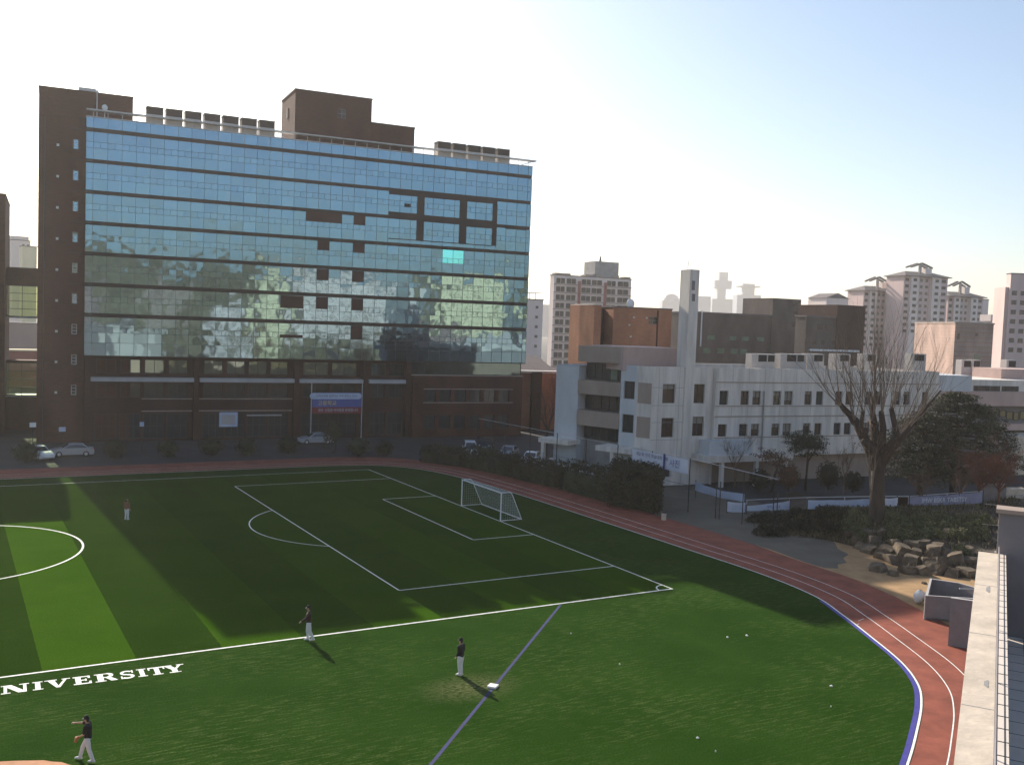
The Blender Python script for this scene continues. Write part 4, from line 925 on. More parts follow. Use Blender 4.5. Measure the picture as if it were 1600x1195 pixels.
# left of the apartment slab: pale tower with roof frame
e, P, u1, zt, dep = block("pale_tower", "pale narrow tower with thin roof frame beside the glass building", 818, 818, 849, 468, 290, 97, "plaster_pale", cat="tower", depth=9)
mb = MB(); zf = P.uz(840, 457)[1]
for a in (.2, .5, .8): mb.tube([P.P(u1*a, zt+.3, -3), P.P(u1*a, zf, -3)], .12, "metal_light", 5)
mb.pbox(P, -.3, u1+.4, zf-.2, zf, -4, -2, "metal_light"); mb.build("roof_frame", e)
wgrid(e, P, [u1*.62], [zt-2.5-2.9*k for k in range(5)], .9, .8, "window_brown")
# hazy towers far away
def far_block(label, x0, x1, yT, d, extra=None, yB=None):
    d *= 1.8; P = Plane(at_depth(x0, yT, d), 30+90); u1 = P.uz(x1, yT)[0]; zt = P.uz((x0+x1)/2, yT)[1]
    e = empty("distant_tower", P.P(u1/2, 0, -10), label, "tower", "hazy towers on the far skyline")
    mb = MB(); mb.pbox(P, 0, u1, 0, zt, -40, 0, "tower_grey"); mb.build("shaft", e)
    if extra: extra(e, P, u1, zt)
    return e
def ex_t(e, P, u1, zt):
    h = (zt-16.8)*.9
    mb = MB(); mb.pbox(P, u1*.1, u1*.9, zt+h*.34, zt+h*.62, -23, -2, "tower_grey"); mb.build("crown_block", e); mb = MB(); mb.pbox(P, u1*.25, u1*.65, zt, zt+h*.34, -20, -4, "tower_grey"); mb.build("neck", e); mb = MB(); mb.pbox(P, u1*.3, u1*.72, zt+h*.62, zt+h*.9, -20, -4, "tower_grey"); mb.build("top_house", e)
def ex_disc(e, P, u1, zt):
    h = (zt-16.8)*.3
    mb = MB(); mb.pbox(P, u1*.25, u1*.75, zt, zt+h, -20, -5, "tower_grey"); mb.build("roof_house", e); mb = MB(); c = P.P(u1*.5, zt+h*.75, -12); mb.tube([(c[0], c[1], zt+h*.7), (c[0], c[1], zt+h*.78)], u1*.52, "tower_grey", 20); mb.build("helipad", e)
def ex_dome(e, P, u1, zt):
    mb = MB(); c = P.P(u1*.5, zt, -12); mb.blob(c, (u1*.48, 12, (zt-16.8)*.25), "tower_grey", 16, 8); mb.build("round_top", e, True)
far_block("hazy round topped tower on the far skyline left of the chimney", 1035, 1066, 470, 1100, ex_dome)
far_block("hazy plain slab on the far skyline right of the chimney", 1089, 1111, 463, 1100)
far_block("hazy stepped tower on the far skyline with a narrow neck", 1113, 1146, 467, 1200, ex_t)
far_block("hazy tower on the far skyline with a round rooftop helipad", 1152, 1189, 461, 1150, ex_disc)
far_block("hazy low slab on the far skyline beside the dark brick stair head", 1191, 1204, 472, 1300)
far_block("hazy slab on the far skyline between the dark brick blocks", 1250, 1262, 482, 900)
far_block("hazy slab on the far skyline beside the glass building", 846, 862, 476, 800)
# left gap: far apartments and a roofscape
e, P, u1, zt, dep = block("apartment_tower", "pale apartment tower seen in the gap left of the brick tower", 16, 18, 48, 375, 340, 80, "plaster_pale", cat="apartment tower", depth=10)
wgrid(e, P, [u1*.55, u1*.8], [zt-2.3-2.8*k for k in range(14)], .8, 1.1); mb = MB(); mb.pbox(P, .2, u1*.95, zt+.3, zt+1.6, -8, -1, "plaster_pale"); mb.build("roof_house", e)
block("cream_flats", "cream block of flats seen in the gap left of the brick tower", 34, 35, 58, 385, 300, 80, "plaster_cream", cat="flats", depth=9)
block("low_hall", "low grey hall roof seen between the two link bridges", 5, 6, 70, 505, 250, 86, "plaster_brown", cat="hall", depth=12)
block("low_hall", "low hall with red band seen under the upper link bridge", 5, 6, 70, 548, 200, 86, "trim_red", cat="hall", depth=8, roof="plaster_cream")
# curved-front block at the right behind the evergreen
RB = Plane(at_depth(1520, 640, 128), 99.0)
rb = empty("terraced_block", RB.P(8, 0, -5), "pinkish terraced block with yellow lit ribbon windows behind the evergreen", "building")
def rz(y): return RB.uz(1560, y)[1]
u0, u1 = RB.uz(1440, 620)[0], RB.uz(1680, 620)[0]; ux = RB.uz(1520, 600)[0]
mb = MB(); mb.pbox(RB, ux, u1, rz(612), rz(594), -9, -.6, "concrete_white"); mb.build("upper_wall", rb)
for i, (a, b) in enumerate(((1521, 1532), (1533, 1546), (1547, 1562), (1565, 1577), (1578, 1591))): window(RB, rb, RB.uz(a, 608, -.6)[0], RB.uz(b, 608, -.6)[0], rz(611.5), rz(603.5), -.56, "frame_dark", "window_brown", 2, 1)
mb = MB(); mb.pbox(RB, u0, u1, rz(634), rz(612), -9, .4, "concrete_pink"); mb.build("parapet_band", rb)
mb = MB(); mb.pbox(RB, u0, u1, rz(664), rz(634.5), -9, -1.2, "concrete_shade"); mb.build("recess_wall", rb)
for i, (a, b, ya, yb) in enumerate(((1549, 1560, 641, 648), (1561, 1571, 642, 653), (1572, 1582, 644, 657), (1583, 1591.5, 645, 658), (1593, 1603, 643, 657))):
    window(RB, rb, RB.uz(a, 650, -1.2)[0], RB.uz(b, 650, -1.2)[0], rz(yb), rz(ya), -1.15, "frame_dark", "window_amber", 1, 1, .08)
mb = MB(); mb.pbox(RB, RB.uz(1562, 665)[0], u1, rz(671), rz(661), -9, .9, "concrete_pink"); mb.build("lower_band", rb)
mb = MB(); mb.pbox(RB, RB.uz(1540, 670)[0], u1, 0, rz(675), -9, 5.0, "concrete_cream"); mb.build("ramp_wall", rb)
mb = MB(); mb.pbox(RB, u0, ux, rz(612), rz(588), -14, -.2, "concrete_blue"); mb.build("stair_wall", rb)
mb = MB(); mb.pbox(RB, u0, u1, 0, rz(672), -9, -1.3, "concrete_shade"); mb.build("base_wall", rb)
mb = MB(); mb.pbox(RB, u0, u1, rz(594)-.6, rz(594), -14, -9, "concrete_tan"); mb.pbox(RB, RB.uz(1564, 590, -4)[0], u1, rz(594), rz(578), -9, -4, "concrete_pink"); mb.build("roof", rb)
ROOF_B = rz(594)
for (x0, x1, lab) in ((1503, 1518, "beige rooftop unit with dark fan grille above the terraced block, leftmost"), (1519, 1532, "beige rooftop unit with dark fan grille above the terraced block, middle"), (1573, 1588, "beige rooftop unit with dark fan grille above the terraced block, rightmost")):
    w = -12; a, z1 = RB.uz(x0, 562, w); b = RB.uz(x1, 562, w)[0]; z0 = ROOF_B
    e = empty("rooftop_unit", RB.P((a+b)/2, z0, w-.5), lab, "cooling unit", "beige rooftop units above the terraced block"); mb = MB(); mb.pbox(RB, a, b, z0, z1, w-1.1, w, "unit_casing"); mb.build("casing", e)
    mb = MB(); mb.pbox(RB, a+(b-a)*.25, b-.08, z1-1.05, z1-.15, w, w+.04, "unit_dark"); mb.build("fan_grille", e)
# ================================================================== OUR OWN TERRACE (bottom right)
TA = math.degrees(math.atan2(*ray(1567, 535)[:2]))
zp = CAM[2]-3.2
def tl(x, y, z): return G(x, y, z)
pL = tl(1490, 1195, zp); TP = Plane(pL, TA)                  # outer edge of the parapet; +w points to the viewer (inside)
Lf = TP.uz(1530, 845)[0]
sgn = 1.0
p_in = tl(1552, 1195, zp); wIn = float((p_in-np.array([*pL[:2], p_in[2]]))[:2] @ TP.n[:2])
p_st = tl(1577, 1195, zp); wSt = float((p_st-np.array([*pL[:2], p_st[2]]))[:2] @ TP.n[:2])
te = empty("terrace_block", TP.P(2, 0, 3), "cream topped roof terrace parapet of the viewer's own building", "building")
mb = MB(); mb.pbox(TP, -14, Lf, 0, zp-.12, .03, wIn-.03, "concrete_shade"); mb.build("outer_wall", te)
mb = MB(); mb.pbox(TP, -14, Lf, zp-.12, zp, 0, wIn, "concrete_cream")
for k in range(12): mb.pbox(TP, -13+2.4*k, -13+2.4*k+.012, zp, zp+.002, 0.004, wIn-.004, "concrete_grey")
mb.build("parapet_cap", te)
mb = MB(); mb.pbox(TP, -14, Lf+.4, zp-.5, zp-.006, wIn+.005, wSt, "tile_terrace")
i = 0; u = -14.0
while u < Lf: mb.pbox(TP, u-.006, u+.006, zp-.006, zp-.003, wIn+.005, wSt, "frame_dark"); u += .30
mb.pbox(TP, -14, Lf, zp-.006, zp-.003, (wIn+wSt)/2+.02, (wIn+wSt)/2+.03, "frame_dark"); mb.build("tiled_ledge", te)
zf = zp-1.25
mb = MB(); mb.pbox(TP, -14, Lf+9, 0, zf, wSt+.005, 9, "tile_terrace")
for k in range(60): mb.pbox(TP, -14+.4*k, -14+.4*k+.008, zf, zf+.003, wSt+.005, 9, "frame_dark")
for k in range(20): mb.pbox(TP, -14, Lf+3, zf, zf+.0035, wSt+.3+.4*k, wSt+.3+.4*k+.008, "frame_dark")
mb.build("terrace_floor", te)
mb = MB()
wq = TP.uz(1562, 785)
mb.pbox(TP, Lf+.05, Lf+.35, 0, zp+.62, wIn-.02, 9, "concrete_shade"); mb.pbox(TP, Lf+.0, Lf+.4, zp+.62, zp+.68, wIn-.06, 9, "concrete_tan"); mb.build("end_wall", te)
mb = MB(); zr2 = zp+.10
mb.tube([TP.P(-14, zr2, wIn+.01), TP.P(Lf, zr2, wIn+.01)], .012, "concrete_shade", 6)
for k in range(14): mb.tube([TP.P(-13+1.9*k, zp-.05, wIn+.01), TP.P(-13+1.9*k, zr2, wIn+.01)], .010, "concrete_shade", 5)
mb.build("handrail", te)
mb = MB()
for (u, w, a, b) in ((2.1, wIn*.72, .10, .03), (6.0, wIn*.6, .16, .035), (8.6, wIn*.85, .08, .02)):
    mb.poly([TP.P(u+a*math.cos(t)*(1+.3*math.sin(3*t)), zp+.002, w+b*math.sin(t)*(1+.4*math.cos(2*t))) for t in [2*PI*k/14 for k in range(14)]], "concrete_grey")
mb.build("stain_patch", te)
# concrete stairwell box below, beside the track
e = empty("stairwell_box", (12, -12.5, 0), "grey open topped concrete stairwell box with stepped base beside the red track", "stairwell")
zt = 1.46
A_ = G(1446, 930, zt); B_ = G(1540, 936, zt); Bk = G(1453, 903, zt); Bk2 = G(1500, 910, zt); Bk3 = G(1545, 923, zt)
def wall_between(a, b, z0, z1, t, mt):
    d = np.array(b[:2])-np.array(a[:2]); d /= np.linalg.norm(d); n = np.array([-d[1], d[0]])*t
    m2 = MB(); m2.prism([a[:2], b[:2], np.array(b[:2])+n, np.array(a[:2])+n], z0, z1, mt, "beam_grey"); return m2
for k, (a, b) in enumerate(((A_, B_), (Bk, A_), (Bk2, Bk), (Bk3, Bk2))):
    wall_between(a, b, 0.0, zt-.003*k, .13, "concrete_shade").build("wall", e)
mb = MB(); mb.prism([A_[:2], B_[:2], Bk3[:2], Bk2[:2], Bk[:2]], .0, .12, "concrete_shade"); mb.build("floor", e)
C1, C2 = G(1481, 1008), G(1530, 1016); zc_ = Plane(C1, 100).uz(1481, 934)[1]
wall_between(C1, C2, 0, zc_, .25, "concrete_shade").build("front_wall", e)
mb = MB(); r0, r1 = G(1499, 919, zt), G(1545, 921, zt); mb.tube([r0, r1], .05, "metal_light", 6); mb.build("rail", e)
p = G(1436, 942); mb = MB(); mb.blob((p[0], p[1], .42), (.40, .36, .42), "cloth_sack", 11, 7, .16); s = mb.build("white_sack", smooth=True); tag(s, "crumpled white sack leaning on the concrete stairwell box", "sack")
# ================================================================== GOAL
e = empty("soccer_goal", (0, W/2, 0), "white framed soccer goal with pale net on the goal line", "goal")
y0, y1, H = W/2-3.66, W/2+3.66, 2.44; D0, D1 = .95, 2.1
for y in (y0, y1):
    mb = MB(); mb.tube([(0, y, 0), (0, y, H)], .06, "metal_white", 8); mb.build("post", e)
    mb = MB(); mb.tube([(0, y, H), (D0-.15, y, H+.02), (D0+.05, y, H-.08), (D0+.2, y, H-.35), (D1, y, .05), (0, y, .05)], .042, "metal_white", 6); mb.build("side_stay", e)
mb = MB(); mb.tube([(0, y0-.06, H), (0, y1+.06, H)], .06, "metal_white", 8); mb.build("crossbar", e)
mb = MB(); mb.tube([(D1, y0, .05), (D1, y1, .05)], .045, "metal_white", 6); mb.build("ground_bar", e)
mb = MB(); n = 48
def netline(a, b): mb.tube([a, b], .006, "net", 3, False)
for i in range(n+1):
    y = y0+(y1-y0)*i/n; sag = .0
    mb.tube([(0, y, H), (D0, y, H-.05), (D0+.25, y, H-.55), (D1-.15, y, .5), (D1, y, .05)], .0055, "net", 3, False)
for j in range(15):
    t = j/14; x = (D0+.2)+(D1-D0-.2)*t; z = (H-.35)*(1-t)+.05*t; netline((x, y0, z), (x, y1, z))
for j in range(6): netline((D0*j/6, y0, H), (D0*j/6, y1, H))
for y in (y0, y1):
    for j in range(11):
        z = .05+(H-.05)*j/11; x = D1-(D1-D0-.1)*(z/H); netline((0, y, z), (x, y, z))
    for j in range(1, 9):
        x = D1*j/9; zt_ = H if x < D0 else H*(D1-x)/(D1-D0)*.9; netline((x, y, .05), (x, y, max(zt_, .1)))
o = mb.build("net", e); tag(o, kind="stuff")
# ================================================================== TREES AND SHRUBS
def rnd(a, b): return random.uniform(a, b)
def grow(mb, p, d, L, r, depth, mt, spread=.55, up=.25, kids=3, shrink=.68, segs=4, thin=.006, nsides=5):
    pts = [Vector(p)]; rs = [r]; d = Vector(d).normalized()
    for i in range(segs):
        d = (d+Vector((rnd(-.16, .16), rnd(-.16, .16), rnd(-.06, .14)+up*.12))).normalized(); pts.append(pts[-1]+d*(L/segs)); rs.append(max(thin, r*(1-.55*(i+1)/segs)))
    mb.tube(pts, rs, mt, nsides if r > .03 else 3, False)
    if depth <= 0: return
    for k in range(kids):
        i = random.randint(max(1, segs-3), segs); a = rnd(0, 2*PI); o = d.orthogonal().normalized(); o2 = d.cross(o)
        nd = (d+(o*math.cos(a)+o2*math.sin(a))*spread*rnd(.6, 1.3)+Vector((0, 0, up))).normalized()
        grow(mb, pts[i], nd, L*shrink*rnd(.75, 1.2), max(thin, rs[i]*.62), depth-1, mt, spread, up, kids, shrink, segs, thin, nsides)
def leaf(mb, p, s, mt, flat=0.0, n=None):
    n = Vector((rnd(-1, 1), rnd(-1, 1), rnd(-1, 1)+flat)).normalized() if n is None else n
    a = n.orthogonal().normalized(); b = n.cross(a); t = rnd(0, 2*PI); a, b = a*math.cos(t)+b*math.sin(t), b*math.cos(t)-a*math.sin(t)
    p = Vector(p); l, w = s*rnd(.7, 1.4), s*rnd(.35, .65)
    mb.poly([p-a*l*.5, p+b*w*.5+n*s*.1, p+a*l*.5, p-b*w*.5+n*s*.1], mt)
def clump(mb, c, r, n, s, mt, flat=0.0):
    for _ in range(n):
        v = Vector((rnd(-1, 1), rnd(-1, 1), rnd(-1, 1)))
        while v.length > 1 or v.length < .05: v = Vector((rnd(-1, 1), rnd(-1, 1), rnd(-1, 1)))
        v = v*(v.length**-.45)
        leaf(mb, (c[0]+v.x*r[0], c[1]+v.y*r[1], c[2]+v.z*r[2]), s, mt, flat)
# --- the big pollarded bare tree
tb = G(1371, 818, 1.5); D = float(np.linalg.norm((tb-CAM)[:2]))
def tpt(x, y, off=0.0):
    """point on the tree's own upright plane, moved off metres away from the viewer"""
    TPn = Plane(tb, math.degrees(YAW)+90+20); q = TPn.hit(x, y, -off); return Vector(q)
tree = empty("pollarded_tree", tb, "tall bare pollarded tree with thick trunk and upright pale shoots", "tree")
mb = MB()
mb.tube([tpt(1371, 824), tpt(1370, 812), tpt(1371, 770), tpt(1372, 735), tpt(1374, 712)], [.85, .66, .58, .52, .50], "bark", 12)
mb.build("trunk", tree, True)
limbs = [  # pixel path, radius from-to, depth offset at the end
 ([(1371, 735), (1358, 700), (1344, 672), (1336, 658)], .36, .26, .0), ([(1373, 720), (1361, 700), (1350, 690)], .30, .2, -1.0), ([(1374, 716), (1368, 690), (1366, 670), (1364, 655)], .34, .24, .8),
 ([(1376, 725), (1392, 702), (1408, 684), (1424, 664)], .34, .18, .6), ([(1374, 730), (1384, 705), (1395, 690), (1402, 680)], .30, .2, -.8), ([(1336, 660), (1328, 648), (1320, 640), (1315, 634)], .24, .15, -.4),
 ([(1402, 682), (1398, 664), (1393, 640)], .20, .15, -.5), ([(1374, 716), (1378, 695), (1380, 668), (1377, 645)], .28, .17, .2), ([(1350, 690), (1345, 668), (1348, 645)], .17, .12, -1.2), ([(1366, 660), (1363, 640), (1368, 610)], .2, .09, .9), ([(1424, 664), (1444, 640), (1470, 610)], .15, .05, .8)]
ends = []
for path, r0, r1, off in limbs:
    n = len(path); pts = [tpt(x, y, off*i/(n-1)) for i, (x, y) in enumerate(path)]; m2 = MB(); m2.tube(pts, [1.3*(r0+(r1-r0)*i/(n-1)) for i in range(n)], "bark", 8)
    if r1 > .1: m2.blob(pts[-1], r1*1.35, "bark", 9, 6, .15)
    ends.append(pts[-1]); m2.build("limb", tree, True)
# upright shoots: thin tapering rods fanning out of the pollard heads
mb = MB()
def shoot(p, d, L, r, lvl=1):
    d = Vector(d).normalized(); pts = [Vector(p)]; rs = [r]; n = 6; bend = Vector((rnd(-.10, .10), rnd(-.10, .10), .09))
    for i in range(n): d = (d+bend*.9+Vector((rnd(-.05, .05), rnd(-.05, .05), rnd(-.02, .04)))).normalized(); pts.append(pts[-1]+d*(L/n)); rs.append(max(.008, r*(1-.85*(i+1)/n)))
    mb.tube(pts, rs, "twig_pale", 4, False)
    if lvl > 0:
        for k in range(random.randint(5, 9)):
            i = random.randint(1, n-1); nd = (d+Vector((rnd(-.6, .6), rnd(-.6, .6), rnd(.0, .4)))).normalized(); shoot(pts[i], nd, L*rnd(.22, .45), rs[i]*.55, lvl-1)
axr = Vector(AX[0]); axf = Vector((AX[2][0], AX[2][1], 0)).normalized()
spec = [(1315, 634, [(-.55, 1), (-.9, .9), (-.3, 1.1), (-.7, .6)]), (1336, 656, [(-.25, 1), (-.4, 1), (.05, 1)]), (1364, 655, [(-.2, 1), (0, 1), (.1, 1), (-.08, 1), (-.3, 1)]), (1377, 645, [(.0, 1), (.12, 1), (.22, 1), (-.1, 1), (.05, 1)]), (1393, 640, [(.1, 1), (.3, 1), (.2, 1), (-.05, 1)]), (1424, 664, [(.35, 1), (.55, .9), (.2, 1), (.75, .7)]), (1348, 645, [(-.2, 1), (.0, 1), (-.35, 1)]), (1368, 610, [(0, 1), (.1, 1), (-.12, 1), (.04, 1)]), (1402, 680, [(.4, 1), (.25, 1), (.6, .8)])]
for x, y, dirs in spec:
    for (dx, dz) in dirs:
        for rep in range(2):
            p = tpt(x+rnd(-3, 3), y+rnd(-3, 3), rnd(-.8, .8)); top = rnd(4.4, 8.7)*(1.0 if abs(dx) < .35 else .88)
            shoot(p, axr*(dx*1.25+rnd(-.22, .22))+axf*rnd(-.28, .28)+Vector((0, 0, dz)), top, rnd(.026, .046))
for k in range(26):   # small sprouts on the trunk and limbs
    p = random.choice(ends)+Vector((rnd(-.3, .3), rnd(-.3, .3), rnd(-1.6, .1))); shoot(p, (rnd(-1, 1), rnd(-1, 1), rnd(.1, .9)), rnd(.8, 2.4), .022, 0)
for (x0, y0_, x1, y1_) in ((1360, 770, 1352, 690), (1362, 765, 1372, 700)): shoot(tpt(x0, y0_, -.7), tpt(x1, y1_, -.9)-tpt(x0, y0_, -.7), 4.5, .07, 1)
o = mb.build("crown", tree)
# ivy-like dead leaves low in the head
mb = MB()
for x, y in ((1340, 690), (1368, 672), (1352, 672), (1378, 690), (1395, 700), (1365, 702)): clump(mb, tpt(x, y, -.4), (.7, .7, .8), 70, .16, "leaf_rust")
mb.build("dead_leaves", tree)
# --- evergreen with layered sprays
def conifer(name, label, x, ybase, zb, ytop, rad, n, mt, cat="tree", lay=True, xtop=None, wob=.0):
    b = G(x, ybase, zb); P = Plane(b, math.degrees(YAW)+90); zt_ = P.uz(xtop or x, ytop)[1]; e = empty(name, b, label, cat)
    h = zt_-zb; mb = MB(); mb.tube([(b[0], b[1], zb-.1), (b[0]+.1, b[1], zb+h*.5), (b[0], b[1], zt_-h*.1)], [.3, .2, .05], "bark", 8); tr = mb.build("trunk", e, True)
    mb = MB(); bm_ = MB()
    for k in range(n):
        t = rnd(.05, 1)**.8; z = zb+h*(.12+.86*t); prof = (1-t**2.2)**.5*(.6+.4*min(1, t*4)); a = rnd(0, 2*PI); R = rad*prof*rnd(.35, 1.08)
        c = Vector((b[0]+R*math.cos(a), b[1]+R*math.sin(a), z-.10*R)); rr = rnd(.45, .95)
        clump(mb, c, (rr, rr, rr*.30), 46, .24, mt, .9)
        if k % 4 == 0: bm_.tube([(b[0], b[1], z-.2), c], [.06, .02], "bark", 4, False)
    mb.build("crown", e); bm_.build("branches", e); return e
conifer("evergreen_tree", "broad dark evergreen tree with layered sprays right of the bare tree", 1487, 776, 1.5, 611, 6.2, 620, "leaf_cedar")
conifer("evergreen_tree", "smaller dark evergreen close behind the bare tree's trunk", 1436, 778, 1.5, 640, 4.0, 260, "leaf_cedar")
def lump_tree(name, label, x, ybase, zb, ytop, rad, mt, stems=2, n=60, cat="tree", flat=.6, trunk_frac=.45, group=None, ls=.2):
    b = G(x, ybase, zb); P = Plane(b, math.degrees(YAW)+90); zt_ = P.uz(x, ytop)[1]; e = empty(name, b, label, cat, group); h = zt_-zb
    mb = MB(); 
    for s in range(stems):
        a = rnd(0, 2*PI); mb.tube([(b[0]+.15*s, b[1], zb-.1), (b[0]+.15*s+.25*math.cos(a), b[1]+.25*math.sin(a), zb+h*trunk_frac), (b[0]+rad*.4*math.cos(a), b[1]+rad*.4*math.sin(a), zb+h*.8)], [.13, .10, .03], "bark", 6)
    mb.build("trunk", e, True); mb = MB(); lob = [(rnd(-.6, .6), rnd(-.6, .6), rnd(-.5, .6), rnd(.35, .6)) for _ in range(9)]
    cz = zb+h*(trunk_frac+1)/2; rz_ = h*(1-trunk_frac)/2
    for k in range(n):
        l = random.choice(lob); a, ph = rnd(0, 2*PI), math.acos(rnd(-1, 1)); r = l[3]*rnd(.6, 1)
        clump(mb, (b[0]+rad*(l[0]+r*math.cos(a)*math.sin(ph)), b[1]+rad*(l[1]+r*math.sin(a)*math.sin(ph)), cz+rz_*(l[2]+r*math.cos(ph))), (rad*.16+.12, rad*.16+.12, .16), 26, ls, mt, flat)
    mb.build("crown", e); return e
lump_tree("umbrella_pine", "spreading dark pine on two stems in front of the white block", 1257, 765, .6, 674, 3.6, "leaf_dark", 2, 230, flat=1.2, trunk_frac=.5)
lump_tree("garden_tree", "small rust brown tree under the white block's porch", 1205, 768, .4, 692, 2.4, "leaf_rust", 2, 50, trunk_frac=.35)
def ball(name, label, x, ybase, zb, rad, mt, h=1.0, group=None):
    b = G(x, ybase, zb); e = empty(name, b, label, "bush", group); mb = MB(); mb.tube([(b[0], b[1], zb-.1), (b[0], b[1], zb+rad*.8)], .08, "bark", 6); mb.build("stem", e); mb = MB()
    for k in range(260):
        a, ph = rnd(0, 2*PI), math.acos(rnd(-1, 1)); r = rad*rnd(.72, 1.18)
        for q in range(6): leaf(mb, (b[0]+r*math.cos(a)*math.sin(ph)+rnd(-.1, .1), b[1]+r*math.sin(a)*math.sin(ph)+rnd(-.1, .1), zb+rad*h+.15+r*h*math.cos(ph)+rnd(-.1, .1)), .17, mt)
    mb.blob((b[0], b[1], zb+rad*h+.15), (rad*.86, rad*.86, rad*.86*h), mt, 12, 8, .06); mb.build("foliage", e); return e
ball("clipped_bush", "round clipped dark bush right of the two stemmed pine", 1294, 764, .6, 1.15, "leaf_hedge", 1.15)
ball("clipped_bush", "round clipped rusty bush left of the two stemmed pine", 1232, 765, .5, 1.1, "leaf_rust", 1.1)
ball("clipped_bush", "low dark clipped bush left of the bare tree's trunk", 1332, 768, .9, 1.0, "leaf_hedge", .9)
ball("clipped_bush", "dark clipped bush left of the rusty clipped bush", 1186, 766, .3, 1.0, "leaf_hedge", 1.0)
def bare(name, label, x, ybase, zb, ytop, mt, depth=4, kids=3, r=.12, spread=.5, group=None, cat="tree", up=.25, stems=1):
    b = G(x, ybase, zb); P = Plane(b, math.degrees(YAW)+90); h = P.uz(x, ytop)[1]-zb; e = empty(name, b, label, cat, group)
    mb = MB(); L = h*.36
    mb.tube([(b[0], b[1], zb-.1), (b[0], b[1], zb+L)], [r*1.2, r], mt, 7, False); mb.build("trunk", e, True); mb = MB()
    for s in range(4*stems):
        a = 2*PI*s/(4*stems)+rnd(-.3, .3); z0 = zb+L*rnd(.3, 1) if stems > 1 else zb+L*rnd(.75, 1); grow(mb, (b[0], b[1], z0), (math.cos(a)*spread, math.sin(a)*spread, 1), h*.34, r*.6, depth, mt, spread, up, kids, .66, 3)
    mb.build("branches", e); return e
bare("bare_tree", "dark bare tree before the small orange brick annex", 853, 712, 0, 586, "bark", 4, 3, .17, .55)
bare("bare_tree", "bare reddish tree at the right edge above the end wall", 1560, 785, 2.3, 688, "twig_red", 4, 4, .10, .75, stems=2)
bare("bare_tree", "bare reddish tree left of the grey slab at the right edge", 1528, 785, 2.2, 705, "twig_red", 4, 4, .09, .75, stems=2)
bare("bare_tree", "thin bare shrub between the banners and the evergreen", 1498, 790, 2.2, 715, "twig_brown", 4, 3, .08, .6, stems=2)
bare("bare_tree", "bare brown shrub behind the lettered banner", 1440, 790, 2.2, 735, "twig_brown", 4, 3, .06, .7, stems=2)
bare("bare_tree", "bare grey tree before the white block's porch", 1148, 760, .2, 676, "twig_brown", 4, 3, .09, .6)
bare("bare_tree", "bare twiggy tree between pine and pollarded tree", 1318, 770, 1.2, 690, "twig_brown", 4, 3, .09, .6)
bare("bare_tree", "low bare shrub by the parked cars", 905, 735, 0, 690, "twig_brown", 3, 3, .06, .7, stems=2)
# --- hedges and bushes along the track
def hedge(name, label, quad, h, mt, n, ls=.22, cat="hedge", group=None, rough=.3):
    """bushy mass over a ground quad"""
    q = [np.array(p[:2]) for p in quad]; c_ = sum(q)/4; e = empty(name, (c_[0], c_[1], 0), label, cat, group); mb = MB()
    def P(s, t): return (q[0]*(1-s)+q[1]*s)*(1-t)+(q[3]*(1-s)+q[2]*s)*t
    ins = [P(.08, .15), P(.92, .15), P(.92, .85), P(.08, .85)]; mb.prism([tuple(i) for i in ins], -.05, h*.80, mt)
    for k in range(n):
        s, t = rnd(0, 1), rnd(0, 1); face = random.random()
        if face < .5: z = h*rnd(.86, 1.0+rough*.4)
        else:
            z = h*rnd(.05, .95); e_ = random.randint(0, 3); s, t = ((rnd(0, .06), t), (rnd(.94, 1), t), (s, rnd(0, .08)), (s, rnd(.92, 1)))[e_]
        p = P(s, t)
        for _ in range(5): leaf(mb, (p[0]+rnd(-.2, .2), p[1]+rnd(-.2, .2), z+rnd(-.16, .16)), ls, mt, .3)
    mb.build("foliage", e); return e
hedge("clipped_hedge", "tall dark square cut hedge at the track's outer edge", [G(948, 792), G(1033, 806), G(1030, 782), G(960, 772)], 3.35, "leaf_hedge", 2100, .24, rough=.45)
for i, (x0, y0_, x1, y1_, h, lab) in enumerate(((655, 722, 720, 730, 1.6, "dark bush row farthest along the track, before the brick wing"), (722, 730, 790, 745, 1.9, "dark bush row along the track in front of the white van"), (792, 746, 868, 764, 2.0, "dark bush row along the track behind the goal"), (870, 764, 945, 786, 2.4, "dark bush row along the track left of the square cut hedge"))):
    a, b = G(x0, y0_), G(x1, y1_); d = (b-a)[:2]; d /= np.linalg.norm(d); n_ = np.array([-d[1], d[0]])*2.2
    if n_ @ (np.array([30., 40.])-a[:2]) < 0: n_ = -n_
    hedge("bush_row", lab, [a, b, np.array([*(b[:2]+n_), 0]), np.array([*(a[:2]+n_), 0])], h, ("leaf_hedge", "leaf_dark")[i % 2], 700, .24, "bush", "bush rows along the track", .8)
for i, (x, y, r, lab) in enumerate(((40, 722, 1.3, "dark bush by the sunlit car at far left"), (180, 716, 1.2, "dark bush left of the low bushes before the entrance"), (262, 714, 1.1, "dark bush before the left doors"), (330, 712, 1.3, "dark bush before the poster board"), (385, 712, 1.2, "dark bush right of the poster board"), (450, 708, 1.2, "dark bush left of the entrance banner"), (560, 712, 1.3, "dark bush below the entrance banner"), (600, 712, 1.0, "dark bush right of the entrance banner"))):
    ball("round_bush", lab, x, y, 0, r, ("leaf_dark", "leaf_hedge")[i % 2], .8, "bushes before the glass building")
b = G(520, 707); e = lump_tree("clipped_yew", "tall dark clipped yew standing below the entrance banner", 520, 707, 0, 652, 1.3, "leaf_dark", 1, 90, trunk_frac=.05)
